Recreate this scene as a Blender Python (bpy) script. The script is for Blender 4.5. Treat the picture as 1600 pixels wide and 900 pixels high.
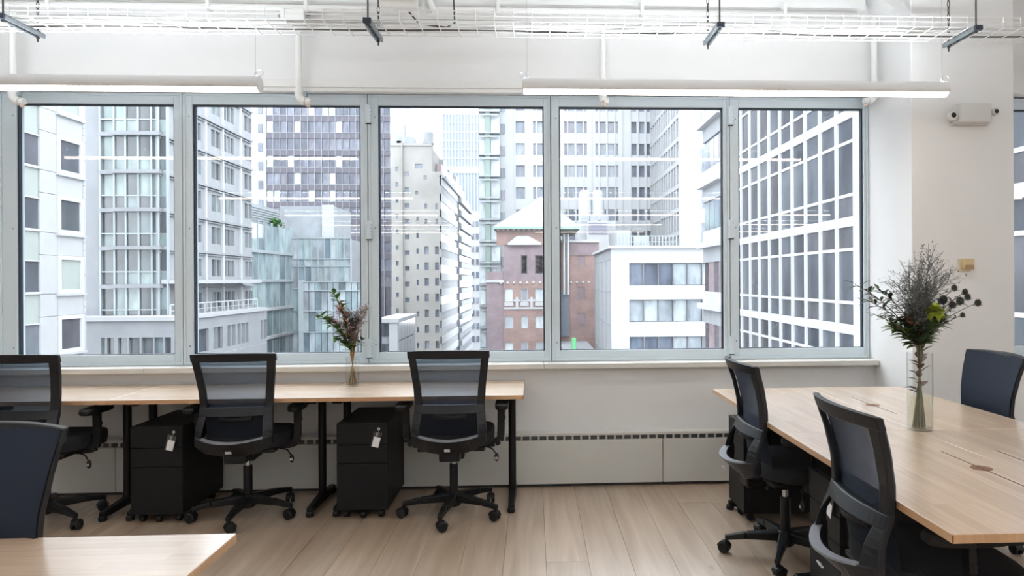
import bpy, math, random
from mathutils import Vector, Matrix
random.seed(7)
SC = bpy.context.scene
COL = SC.collection
for o in list(bpy.data.objects):
    bpy.data.objects.remove(o)

# ------------------------------------------------------------------ camera
CF, CYAW, CROLL, CCX, CCY, CH = 1053.13, .0457, -.0054, 880.96, 436.64, 1.4309
_c, _s, _cr, _sr = math.cos(CYAW), math.sin(CYAW), math.cos(CROLL), math.sin(CROLL)
_R = Vector((_c, -_s, 0)); _FW = Vector((_s, _c, 0)); _Z = Vector((0, 0, 1))
_RR = _cr * _R + _sr * _Z
_UP = -_sr * _R + _cr * _Z
CAMPOS = Vector((0, 0, CH))
cam_data = bpy.data.cameras.new('camera')
cam_data.sensor_fit = 'HORIZONTAL'
cam_data.sensor_width = 36.0
cam_data.lens = CF / 1600 * 36.0
cam_data.shift_x = (800 - CCX) / 1600
cam_data.shift_y = (CCY - 450) / 1600
cam_data.clip_end = 2000
cam = bpy.data.objects.new('camera', cam_data)
m = Matrix.Identity(4)
for i in range(3):
    m[i][0] = _RR[i]; m[i][1] = _UP[i]; m[i][2] = -_FW[i]; m[i][3] = CAMPOS[i]
cam.matrix_world = m
COL.objects.link(cam)
SC.camera = cam

# ------------------------------------------------------------------ sky and exposure
W = bpy.data.worlds.new('overcast_sky'); SC.world = W
W.use_nodes = True
wn = W.node_tree.nodes['Background']
wn.inputs['Color'].default_value = (.90, .955, 1.0, 1)
wn.inputs['Strength'].default_value = 6.2
SC.view_settings.view_transform = 'Standard'
SC.view_settings.look = 'None'
SC.view_settings.gamma = 1.0
SC.view_settings.use_curve_mapping = False
SC.view_settings.exposure = 0.14
PENDANT_STRENGTH = 11.0
ADDED_UPLIGHT_STRENGTH = 98.0

def ray(u, v): return _RR * ((u - CCX) / CF) - _UP * ((v - CCY) / CF) + _FW
def atY(u, v, y):
    d = ray(u, v); return CAMPOS + d * (y / d.y)
def atX(u, v, x):
    d = ray(u, v); return CAMPOS + d * (x / d.x)
def atZ(u, v, z):
    d = ray(u, v); return CAMPOS + d * ((z - CH) / d.z)

# ------------------------------------------------------------------ materials
MATS = {}
ALB = 1.0
def mat(name, col, rough=.5, metal=0, spec=.5, emit=None, estr=0, bump=0, bscale=40, var=0, vscale=6, coat=0):
    if name in MATS: return MATS[name]
    col = tuple(c * ALB for c in col)
    M = bpy.data.materials.new(name); M.use_nodes = True
    nt = M.node_tree; b = nt.nodes['Principled BSDF']
    b.inputs['Base Color'].default_value = (*col, 1)
    b.inputs['Roughness'].default_value = rough
    b.inputs['Metallic'].default_value = metal
    b.inputs['Specular IOR Level'].default_value = spec
    b.inputs['Coat Weight'].default_value = coat
    if emit:
        b.inputs['Emission Color'].default_value = (*emit, 1)
        b.inputs['Emission Strength'].default_value = estr
    tc = nt.nodes.new('ShaderNodeNewGeometry')
    if var:
        n = nt.nodes.new('ShaderNodeTexNoise'); n.inputs['Scale'].default_value = vscale; n.inputs['Detail'].default_value = 5
        nt.links.new(tc.outputs['Position'], n.inputs['Vector'])
        r = nt.nodes.new('ShaderNodeValToRGB')
        r.color_ramp.elements[0].position = .3; r.color_ramp.elements[1].position = .7
        r.color_ramp.elements[0].color = (*[c * (1 - var) for c in col], 1)
        r.color_ramp.elements[1].color = (*[min(1, c * (1 + var)) for c in col], 1)
        nt.links.new(n.outputs['Fac'], r.inputs['Fac']); nt.links.new(r.outputs['Color'], b.inputs['Base Color'])
    if bump:
        n = nt.nodes.new('ShaderNodeTexNoise'); n.inputs['Scale'].default_value = bscale; n.inputs['Detail'].default_value = 4
        nt.links.new(tc.outputs['Position'], n.inputs['Vector'])
        bp = nt.nodes.new('ShaderNodeBump'); bp.inputs['Strength'].default_value = bump; bp.inputs['Distance'].default_value = .01
        nt.links.new(n.outputs['Fac'], bp.inputs['Height']); nt.links.new(bp.outputs['Normal'], b.inputs['Normal'])
    MATS[name] = M
    return M

def pane_mat(name, stops, rough=.12, spec=.6):
    """window glass whose colour (curtains, blinds, dark rooms behind) differs from pane to pane"""
    M = mat(name, stops[0], rough, 0, spec)
    nt = M.node_tree; b = nt.nodes['Principled BSDF']
    oi = nt.nodes.new('ShaderNodeObjectInfo'); r = nt.nodes.new('ShaderNodeValToRGB')
    r.color_ramp.interpolation = 'CONSTANT'
    while len(r.color_ramp.elements) < len(stops): r.color_ramp.elements.new(.5)
    for i, c in enumerate(stops):
        r.color_ramp.elements[i].position = i / len(stops); r.color_ramp.elements[i].color = (*[q * ALB for q in c], 1)
    g = nt.nodes.new('ShaderNodeNewGeometry')
    n = nt.nodes.new('ShaderNodeTexNoise'); n.inputs['Scale'].default_value = .9; n.inputs['Detail'].default_value = 6
    mp = nt.nodes.new('ShaderNodeMapping'); mp.inputs['Scale'].default_value = (1, 1, .45)
    nt.links.new(g.outputs['Position'], mp.inputs['Vector']); nt.links.new(mp.outputs['Vector'], n.inputs['Vector'])
    mr = nt.nodes.new('ShaderNodeMapRange'); mr.inputs['From Min'].default_value = .3; mr.inputs['From Max'].default_value = .7
    mr.inputs['To Min'].default_value = .62; mr.inputs['To Max'].default_value = 1.3
    nt.links.new(n.outputs['Fac'], mr.inputs['Value'])
    mx = nt.nodes.new('ShaderNodeMix'); mx.data_type = 'RGBA'; mx.blend_type = 'MULTIPLY'; mx.inputs['Factor'].default_value = 1
    nt.links.new(oi.outputs['Random'], r.inputs['Fac'])
    nt.links.new(r.outputs['Color'], mx.inputs['A']); nt.links.new(mr.outputs['Result'], mx.inputs['B'])
    nt.links.new(mx.outputs['Result'], b.inputs['Base Color'])
    return M

def brick_mat(name, c1, c2, mortar, scale=1.0):
    M = mat(name, c1, .85, 0, .2); c1, c2, mortar = [tuple(q * ALB for q in c) for c in (c1, c2, mortar)]; nt = M.node_tree; b = nt.nodes['Principled BSDF']
    g = nt.nodes.new('ShaderNodeNewGeometry'); sx = nt.nodes.new('ShaderNodeSeparateXYZ'); cb = nt.nodes.new('ShaderNodeCombineXYZ')
    ad = nt.nodes.new('ShaderNodeMath')
    nt.links.new(g.outputs['Position'], sx.inputs[0]); nt.links.new(sx.outputs['X'], ad.inputs[0]); nt.links.new(sx.outputs['Y'], ad.inputs[1])
    nt.links.new(ad.outputs[0], cb.inputs['X']); nt.links.new(sx.outputs['Z'], cb.inputs['Y'])
    t = nt.nodes.new('ShaderNodeTexBrick'); t.inputs['Color1'].default_value = (*c1, 1); t.inputs['Color2'].default_value = (*c2, 1)
    t.inputs['Mortar'].default_value = (*mortar, 1); t.inputs['Scale'].default_value = scale
    t.inputs['Brick Width'].default_value = .3; t.inputs['Row Height'].default_value = .1; t.inputs['Mortar Size'].default_value = .012
    nt.links.new(cb.outputs[0], t.inputs['Vector'])
    n = nt.nodes.new('ShaderNodeTexNoise'); n.inputs['Scale'].default_value = .7; n.inputs['Detail'].default_value = 6
    nt.links.new(g.outputs['Position'], n.inputs['Vector'])
    mr = nt.nodes.new('ShaderNodeMapRange'); mr.inputs['To Min'].default_value = .65; mr.inputs['To Max'].default_value = 1.35
    nt.links.new(n.outputs['Fac'], mr.inputs['Value'])
    mx = nt.nodes.new('ShaderNodeMix'); mx.data_type = 'RGBA'; mx.blend_type = 'MULTIPLY'; mx.inputs['Factor'].default_value = 1
    nt.links.new(t.outputs['Color'], mx.inputs['A']); nt.links.new(mr.outputs['Result'], mx.inputs['B'])
    nt.links.new(mx.outputs['Result'], b.inputs['Base Color'])
    return M

def plank_mat():
    M = mat('pale_oak_floor', (.5, .4, .3), .42, 0, .6, coat=1); nt = M.node_tree; b = nt.nodes['Principled BSDF']; b.inputs['Coat Roughness'].default_value = .3; b.inputs['Coat IOR'].default_value = 1.6
    g = nt.nodes.new('ShaderNodeNewGeometry'); oi = nt.nodes.new('ShaderNodeObjectInfo')
    mp = nt.nodes.new('ShaderNodeMapping'); mp.inputs['Scale'].default_value = (9, .55, 1)
    cb = nt.nodes.new('ShaderNodeCombineXYZ'); mu = nt.nodes.new('ShaderNodeMath'); mu.operation = 'MULTIPLY'; mu.inputs[1].default_value = 37
    nt.links.new(oi.outputs['Random'], mu.inputs[0]); nt.links.new(mu.outputs[0], cb.inputs['X']); nt.links.new(mu.outputs[0], cb.inputs['Z'])
    nt.links.new(g.outputs['Position'], mp.inputs['Vector']); nt.links.new(cb.outputs[0], mp.inputs['Location'])
    n = nt.nodes.new('ShaderNodeTexNoise'); n.inputs['Scale'].default_value = 1.6; n.inputs['Detail'].default_value = 7; n.inputs['Distortion'].default_value = .9
    nt.links.new(mp.outputs['Vector'], n.inputs['Vector'])
    r = nt.nodes.new('ShaderNodeValToRGB'); r.color_ramp.elements[0].position = .28; r.color_ramp.elements[1].position = .74
    r.color_ramp.elements[0].color = (.36, .25, .165, 1); r.color_ramp.elements[1].color = (.58, .46, .35, 1)
    nt.links.new(n.outputs['Fac'], r.inputs['Fac'])
    # dark knots
    mp2 = nt.nodes.new('ShaderNodeMapping'); mp2.inputs['Scale'].default_value = (2.6, 1.1, 1)
    nt.links.new(g.outputs['Position'], mp2.inputs['Vector']); nt.links.new(cb.outputs[0], mp2.inputs['Location'])
    v = nt.nodes.new('ShaderNodeTexVoronoi'); v.inputs['Scale'].default_value = 1.3
    nt.links.new(mp2.outputs['Vector'], v.inputs['Vector'])
    kr = nt.nodes.new('ShaderNodeValToRGB'); kr.color_ramp.elements[0].position = .02; kr.color_ramp.elements[1].position = .075
    kr.color_ramp.elements[0].color = (.25, .2, .17, 1); kr.color_ramp.elements[1].color = (1, 1, 1, 1)
    nt.links.new(v.outputs['Distance'], kr.inputs['Fac'])
    mr = nt.nodes.new('ShaderNodeMapRange'); mr.inputs['To Min'].default_value = .86; mr.inputs['To Max'].default_value = 1.12
    nt.links.new(oi.outputs['Random'], mr.inputs['Value'])
    mx = nt.nodes.new('ShaderNodeMix'); mx.data_type = 'RGBA'; mx.blend_type = 'MULTIPLY'; mx.inputs['Factor'].default_value = 1
    nt.links.new(r.outputs['Color'], mx.inputs['A']); nt.links.new(mr.outputs['Result'], mx.inputs['B'])
    mx2 = nt.nodes.new('ShaderNodeMix'); mx2.data_type = 'RGBA'; mx2.blend_type = 'MULTIPLY'; mx2.inputs['Factor'].default_value = .8
    nt.links.new(mx.outputs['Result'], mx2.inputs['A']); nt.links.new(kr.outputs['Color'], mx2.inputs['B'])
    nt.links.new(mx2.outputs['Result'], b.inputs['Base Color'])
    bp = nt.nodes.new('ShaderNodeBump'); bp.inputs['Strength'].default_value = .12; bp.inputs['Distance'].default_value = .004
    nt.links.new(n.outputs['Fac'], bp.inputs['Height']); nt.links.new(bp.outputs['Normal'], b.inputs['Normal'])
    return M

def stave_mat(name, c1, c2, rough=.4):
    """butcher-block wood: staves run along the local X axis"""
    M = mat(name, c1, rough, 0, .6, coat=1); nt = M.node_tree; b = nt.nodes['Principled BSDF']; b.inputs['Coat Roughness'].default_value = .2; b.inputs['Coat IOR'].default_value = 1.65
    tc = nt.nodes.new('ShaderNodeTexCoord')
    t = nt.nodes.new('ShaderNodeTexBrick'); t.inputs['Color1'].default_value = (*c1, 1); t.inputs['Color2'].default_value = (*c2, 1)
    t.inputs['Mortar'].default_value = (*[(a + d) * .46 for a, d in zip(c1, c2)], 1); t.inputs['Scale'].default_value = 1
    t.inputs['Brick Width'].default_value = .37; t.inputs['Row Height'].default_value = .043; t.inputs['Mortar Size'].default_value = .0007
    t.offset = .37; t.inputs['Bias'].default_value = -.1
    nt.links.new(tc.outputs['Object'], t.inputs['Vector'])
    mp = nt.nodes.new('ShaderNodeMapping'); mp.inputs['Scale'].default_value = (2.2, 40, 10)
    nt.links.new(tc.outputs['Object'], mp.inputs['Vector'])
    n = nt.nodes.new('ShaderNodeTexNoise'); n.inputs['Scale'].default_value = 1.5; n.inputs['Detail'].default_value = 5
    nt.links.new(mp.outputs['Vector'], n.inputs['Vector'])
    mr = nt.nodes.new('ShaderNodeMapRange'); mr.inputs['To Min'].default_value = .78; mr.inputs['To Max'].default_value = 1.2
    nt.links.new(n.outputs['Fac'], mr.inputs['Value'])
    mx = nt.nodes.new('ShaderNodeMix'); mx.data_type = 'RGBA'; mx.blend_type = 'MULTIPLY'; mx.inputs['Factor'].default_value = 1
    nt.links.new(t.outputs['Color'], mx.inputs['A']); nt.links.new(mr.outputs['Result'], mx.inputs['B'])
    nt.links.new(mx.outputs['Result'], b.inputs['Base Color'])
    return M

def clear_mat(name, tint=(1, 1, 1), r0=.035, rough=0.0):
    """thin clear glass: straight-through light plus angle-dependent reflection"""
    M = bpy.data.materials.new(name); M.use_nodes = True; nt = M.node_tree
    nt.nodes.remove(nt.nodes['Principled BSDF']); out = nt.nodes['Material Output']
    tr = nt.nodes.new('ShaderNodeBsdfTransparent'); tr.inputs['Color'].default_value = (*tint, 1)
    gl = nt.nodes.new('ShaderNodeBsdfGlossy'); gl.inputs['Roughness'].default_value = rough
    lw = nt.nodes.new('ShaderNodeLayerWeight'); lw.inputs['Blend'].default_value = .5
    pw = nt.nodes.new('ShaderNodeMath'); pw.operation = 'POWER'; pw.inputs[1].default_value = 5
    ma = nt.nodes.new('ShaderNodeMath'); ma.operation = 'MULTIPLY_ADD'; ma.inputs[1].default_value = 1 - r0; ma.inputs[2].default_value = r0
    mx = nt.nodes.new('ShaderNodeMixShader')
    nt.links.new(lw.outputs['Facing'], pw.inputs[0]); nt.links.new(pw.outputs[0], ma.inputs[0]); nt.links.new(ma.outputs[0], mx.inputs['Fac'])
    nt.links.new(tr.outputs[0], mx.inputs[1]); nt.links.new(gl.outputs[0], mx.inputs[2]); nt.links.new(mx.outputs[0], out.inputs['Surface'])
    MATS[name] = M
    return M

def net_mat(name, col, through, tcol):
    """woven chair mesh: part of the light passes between the threads"""
    M = mat(name, col, .75, 0, .25); nt = M.node_tree; b = nt.nodes['Principled BSDF']; out = nt.nodes['Material Output']
    tr = nt.nodes.new('ShaderNodeBsdfTransparent'); tr.inputs['Color'].default_value = (*tcol, 1)
    mx = nt.nodes.new('ShaderNodeMixShader')
    # the threads have depth: transmittance falls as exp(-tau / cos)
    lw = nt.nodes.new('ShaderNodeLayerWeight'); lw.inputs['Blend'].default_value = .5
    sb = nt.nodes.new('ShaderNodeMath'); sb.operation = 'SUBTRACT'; sb.inputs[0].default_value = 1.02
    dv = nt.nodes.new('ShaderNodeMath'); dv.operation = 'DIVIDE'; dv.inputs[0].default_value = math.log(through)
    ex = nt.nodes.new('ShaderNodeMath'); ex.operation = 'EXPONENT'
    nt.links.new(lw.outputs['Facing'], sb.inputs[1]); nt.links.new(sb.outputs[0], dv.inputs[1]); nt.links.new(dv.outputs[0], ex.inputs[0]); nt.links.new(ex.outputs[0], mx.inputs['Fac'])
    nt.links.new(b.outputs[0], mx.inputs[1]); nt.links.new(tr.outputs[0], mx.inputs[2]); nt.links.new(mx.outputs[0], out.inputs['Surface'])
    return M

M_WALL = mat('white_wall_paint', (.81, .81, .81), .6, var=.02, vscale=2, bump=.05, bscale=60)
M_CEIL = mat('white_ceiling_paint', (.85, .85, .85), .7, var=.03, vscale=3, bump=.2, bscale=18)
M_TRIMW = mat('white_enamel', (.82, .82, .81), .4)
M_CREAM = mat('cream_sill_paint', (.72, .71, .67), .35)
M_COVER = mat('beige_heater_enamel', (.66, .66, .63), .4)
M_ALU = mat('grey_window_aluminium', (.66, .755, .82), .4, 0)
M_GASKET = mat('black_rubber_gasket', (.02, .03, .045), .6)
M_BLACK = mat('black_powder_coat', (.007, .007, .008), .45, 0, .25, bump=.03, bscale=200)
M_DARK = mat('black_plastic', (.008, .0085, .010), .42, 0, .3)
M_DGREY = mat('charcoal_nylon', (.012, .013, .016), .42, 0, .35)
M_FABRIC = mat('black_seat_fabric', (.012, .013, .016), .9, bump=.3, bscale=500)
M_PED = mat('black_sheet_steel', (.008, .008, .009), .5, 0, .22, bump=.03, bscale=300)
M_CHROME = mat('brushed_steel', (.55, .56, .58), .3, 1)
M_STRUT = mat('galvanised_steel', (.32, .36, .39), .45, .7, var=.15, vscale=40)
M_ROD = mat('dark_threaded_rod', (.07, .065, .06), .5, .5)
M_PLANK = plank_mat()
M_DESK = stave_mat('butcher_block_beech', (.56, .395, .265), (.66, .485, .345))
M_EDGE = stave_mat('beech_desk_edge', (.50, .27, .12), (.56, .33, .16))
M_GLASS = clear_mat('window_glass', (.985, .995, 1.0), .038)
M_VASE = clear_mat('vase_glass', (.99, .995, .993), .05)
M_WATER = clear_mat('vase_water', (.93, .955, .90), .03)
M_NET = net_mat('navy_chair_mesh', (.022, .032, .055), .36, (.72, .84, 1))
M_NETF = net_mat('navy_front_mesh', (.016, .023, .039), .03, (.7, .8, 1))
M_NET2 = net_mat('dense_chair_mesh', (.014, .018, .028), .08, (.7, .8, 1))
M_LITE = mat('pendant_diffuser', (.9, .9, .9), .4, emit=(1, .88, .77), estr=PENDANT_STRENGTH)
M_ADDED_UPLITE = mat('added_uplight_glow', (.9, .9, .9), .4, emit=(.88, .952, 1), estr=ADDED_UPLIGHT_STRENGTH)  # glow added on the lamp tops to brighten ceiling and room
M_PEND = mat('pendant_white_body', (.82, .82, .82), .35)
M_TAG = mat('white_paper_tag', (.8, .8, .82), .6)
M_BAG = clear_mat('plastic_bag', (.8, .83, .86), .12, .1)
M_BEIGE = mat('beige_plastic', (.62, .48, .27), .5)
M_GREYP = mat('pale_grey_plastic', (.66, .66, .65), .45)

# ------------------------------------------------------------------ builders
def tag(o, label=None, cat=None, group=None, kind=None):
    if label: o['label'] = label
    if cat: o['category'] = cat
    if group: o['group'] = group
    if kind: o['kind'] = kind
    return o
def thing(name, label, cat, loc=(0, 0, 0), rz=0, group=None, kind=None):
    o = bpy.data.objects.new(name, None); COL.objects.link(o)
    o.empty_display_size = .1
    o.location = loc; o.rotation_euler = (0, 0, rz)
    return tag(o, label, cat, group, kind)
def copy_tree(o, parent=None):
    c = o.copy(); COL.objects.link(c)
    if parent is not None: c.parent = parent
    for ch in list(o.children): copy_tree(ch, c)
    return c

class MB:
    def __init__(self): self.v = []; self.f = []
    def add(self, vs, fs):
        k = len(self.v); self.v += [Vector(p) for p in vs]; self.f += [tuple(i + k for i in f) for f in fs]; return self
    def box(self, a, b):
        x0, y0, z0 = a; x1, y1, z1 = b
        if x0 > x1: x0, x1 = x1, x0
        if y0 > y1: y0, y1 = y1, y0
        if z0 > z1: z0, z1 = z1, z0
        return self.add([(x0, y0, z0), (x1, y0, z0), (x1, y1, z0), (x0, y1, z0), (x0, y0, z1), (x1, y0, z1), (x1, y1, z1), (x0, y1, z1)],
                        [(0, 3, 2, 1), (4, 5, 6, 7), (0, 1, 5, 4), (1, 2, 6, 5), (2, 3, 7, 6), (3, 0, 4, 7)])
    def obox(self, c, size, M=None):
        """oriented box: centre c, full size, 3x3 rotation M"""
        h = [s / 2 for s in size]; vs = []
        for z in (-1, 1):
            for x, y in ((-1, -1), (1, -1), (1, 1), (-1, 1)):
                p = Vector((x * h[0], y * h[1], z * h[2]))
                vs.append(Vector(c) + (M @ p if M else p))
        return self.add(vs, [(0, 3, 2, 1), (4, 5, 6, 7), (0, 1, 5, 4), (1, 2, 6, 5), (2, 3, 7, 6), (3, 0, 4, 7)])
    def bar(self, p, q, w, h, w2=None, h2=None, up=(0, 0, 1)):
        """tapered rectangular bar from p to q"""
        p, q = Vector(p), Vector(q); d = (q - p).normalized(); up = Vector(up)
        s = d.cross(up)
        if s.length < 1e-4: s = d.cross(Vector((0, 1, 0)))
        s.normalize(); t = s.cross(d)
        w2 = w if w2 is None else w2; h2 = h if h2 is None else h2
        vs = []
        for c, ww, hh in ((p, w, h), (q, w2, h2)):
            for a, b in ((-1, -1), (1, -1), (1, 1), (-1, 1)): vs.append(c + s * (a * ww / 2) + t * (b * hh / 2))
        return self.add(vs, [(0, 1, 2, 3), (7, 6, 5, 4), (0, 4, 5, 1), (1, 5, 6, 2), (2, 6, 7, 3), (3, 7, 4, 0)])
    def tube(self, pts, r, n=8, closed=False, r2=None):
        pts = [Vector(p) for p in pts]; m_ = len(pts); rings = []; prev = None
        for i, p in enumerate(pts):
            if closed: d = pts[(i + 1) % m_] - pts[i - 1]
            else: d = pts[min(i + 1, m_ - 1)] - pts[max(i - 1, 0)]
            d.normalize()
            if prev is None:
                a = d.cross(Vector((0, 0, 1)))
                if a.length < 1e-3: a = d.cross(Vector((1, 0, 0)))
            else: a = prev - d * prev.dot(d)
            a.normalize(); b = d.cross(a); prev = a
            rr = r if r2 is None else r + (r2 - r) * i / max(1, m_ - 1)
            rings.append([p + (a * math.cos(t) + b * math.sin(t)) * rr for t in [2 * math.pi * k / n for k in range(n)]])
        k = len(self.v)
        for rg in rings: self.v += rg
        for i in range(m_ if closed else m_ - 1):
            j = (i + 1) % m_
            for t in range(n):
                self.f.append((k + i * n + t, k + i * n + (t + 1) % n, k + j * n + (t + 1) % n, k + j * n + t))
        if not closed:
            self.f.append(tuple(k + t for t in reversed(range(n)))); self.f.append(tuple(k + (m_ - 1) * n + t for t in range(n)))
        return self
    def lathe(self, prof, c=(0, 0, 0), n=20, axis='z', cap=True):
        k = len(self.v); c = Vector(c)
        for r, h in prof:
            for t in range(n):
                a = 2 * math.pi * t / n; x, y = r * math.cos(a), r * math.sin(a)
                p = (x, y, h) if axis == 'z' else ((h, x, y) if axis == 'x' else (y, h, x))
                self.v.append(c + Vector(p))
        for i in range(len(prof) - 1):
            for t in range(n):
                self.f.append((k + i * n + t, k + i * n + (t + 1) % n, k + (i + 1) * n + (t + 1) % n, k + (i + 1) * n + t))
        if cap:
            self.f.append(tuple(k + t for t in reversed(range(n)))); e = k + (len(prof) - 1) * n
            self.f.append(tuple(e + t for t in range(n)))
        return self
    def ball(self, c, r, n=10, m_=6, sc=(1, 1, 1)):
        prof = []
        k = len(self.v); c = Vector(c)
        for i in range(m_ + 1):
            a = -math.pi / 2 + math.pi * i / m_
            for t in range(n):
                b = 2 * math.pi * t / n
                self.v.append(c + Vector((math.cos(a) * math.cos(b) * r * sc[0], math.cos(a) * math.sin(b) * r * sc[1], math.sin(a) * r * sc[2])))
        for i in range(m_):
            for t in range(n):
                self.f.append((k + i * n + t, k + i * n + (t + 1) % n, k + (i + 1) * n + (t + 1) % n, k + (i + 1) * n + t))
        return self
    def build(self, name, material, parent=None, smooth=False, bevel=0, world=False, segs=2):
        me = bpy.data.meshes.new(name)
        off = parent.location if (world and parent is not None) else Vector((0, 0, 0))
        me.from_pydata([tuple(p - off) for p in self.v], [], self.f); me.update()
        if smooth: me.polygons.foreach_set('use_smooth', [True] * len(me.polygons))
        me.materials.append(material)
        o = bpy.data.objects.new(name, me); COL.objects.link(o)
        if parent is not None: o.parent = parent
        if bevel:
            b = o.modifiers.new('edge', 'BEVEL'); b.width = bevel; b.segments = segs; b.limit_method = 'ANGLE'
        return o
def smooth_by_angle(o):
    o.data.polygons.foreach_set('use_smooth', [True] * len(o.data.polygons))
    try: o.data.set_sharp_from_angle(angle=math.radians(40))
    except Exception: pass
    return o
# one shared unit cube per material for repeated flat pieces
UNIT = {}
def piece(name, lo, hi, material, parent, world=True, rz=0):
    """box-shaped piece sharing one unit mesh per material"""
    key = material.name
    if key not in UNIT:
        o = MB().box((-.5, -.5, -.5), (.5, .5, .5)).build('unit_' + key, material)
        UNIT[key] = o.data; bpy.data.objects.remove(o)
    o = bpy.data.objects.new(name, UNIT[key]); COL.objects.link(o)
    lo, hi = Vector(lo), Vector(hi); off = parent.location if (world and parent is not None) else Vector((0, 0, 0))
    o.location = (lo + hi) / 2 - off
    o.scale = [max(1e-4, abs(b - a)) for a, b in zip(lo, hi)]
    if rz: o.rotation_euler = (0, 0, rz)
    if parent is not None: o.parent = parent
    return o
# ------------------------------------------------------------------ the room
X0, X1, Y0, YW, ZC = -6.2, 6.6, -7.0, 4.72, 3.6
def structure(name, mb, material, label=None, parent=None, bevel=0):
    o = mb.build(name, material, parent, bevel=bevel); o['kind'] = 'structure'
    if label: o['label'] = label
    return o
floor = structure('floor', MB().box((X0, Y0, -.25), (X1, 5.0, -.021)), mat('dark_subfloor', (.1, .08, .06), .9), 'pale oak plank floor with dark knots running towards the windows')
sx = atZ(852, 850, 0).x
PW = .2155
k0 = int((X0 - sx) / PW) - 1
k = k0
while sx + k * PW < X1:
    a, b = max(X0, sx + k * PW), min(X1, sx + (k + 1) * PW)
    k += 1
    if b - a < .02: continue
    y = Y0 - random.random() * 1.6
    while y < YW:
        L = random.uniform(1.9, 3.1)
        lo, hi = max(Y0, y), min(YW - .02, y + L)
        if hi - lo > .05: piece('plank', (a + .0008, lo + .0008, -.02), (b - .0008, hi - .0008, random.uniform(-.0008, 0)), M_PLANK, floor)
        y += L

PX0, PX1, PY = 2.442, 3.124, 4.237
structure('ceiling', MB().box((X0, Y0, ZC), (X1, 5.0, ZC + .2)), M_CEIL, 'white painted ceiling')
wb = MB()
wb.box((X0, YW, 0), (PX0, 5.0, .808)).box((PX1, YW, 0), (X1, 5.0, .808))
wb.box((X0, 4.70, 2.752), (PX0, 5.0, ZC)).box((PX1, 4.70, 2.752), (X1, 5.0, ZC))
wb.box((X0, 4.72, .808), (-3.655, 5.0, 2.752)).box((5.6, 4.72, .808), (X1, 5.0, 2.752))
structure('wall_back', wb, M_WALL, 'white wall above and below the row of windows')
structure('wall_column', MB().box((PX0, PY, 0), (PX1, 5.0, ZC)), M_WALL, 'square white column beside the right end of the windows', bevel=.006)
structure('wall_left', MB().box((X0 - .2, Y0, 0), (X0, 5.0, ZC)), M_WALL)
structure('wall_right', MB().box((X1, Y0, 0), (X1 + .2, 5.0, ZC)), M_WALL)
structure('wall_rear', MB().box((X0, Y0 - .2, 0), (X1, Y0, ZC)), M_WALL)
structure('trim_1', MB().box((X0, 4.585, 3.285), (PX0 - .12, 4.70, ZC)), M_WALL, 'white beam along the top of the window wall', bevel=.004)
structure('trim_2', MB().box((X0, 4.665, 2.752), (PX0, 4.70, 2.80)).box((X0, 4.675, 2.725), (PX0, 4.73, 2.752)), M_TRIMW, 'white shade pocket over the windows', bevel=.003)
# sloping soffit next to the column
sf = MB(); sf.add([(PX0 - .16, 4.24, ZC), (PX0 + .02, 4.24, ZC), (PX0 + .02, 4.24, 3.20), (PX0 - .16, 4.7, ZC), (PX0 + .02, 4.7, ZC), (PX0 + .02, 4.7, 3.20)],
                  [(0, 2, 1), (3, 4, 5), (0, 3, 5, 2), (0, 1, 4, 3), (1, 2, 5, 4)])
structure('trim_3', sf, M_WALL, 'white sloping soffit piece meeting the column')

# window sill in sections
sill = structure('trim_4', MB().box((-3.7, 4.70, .795), (PX0, 4.80, .812)), M_CREAM, 'cream window sill board running under the windows')
joints = [-3.72, atY(225, 572, 4.66).x, atY(850, 572, 4.66).x, PX0 - .001]
for a, b in zip(joints[:-1], joints[1:]):
    o = MB().box((a + .001, 4.655, .812), (b - .001, 4.82, .848)).build('sill_board', M_CREAM, sill, bevel=.003)

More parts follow.
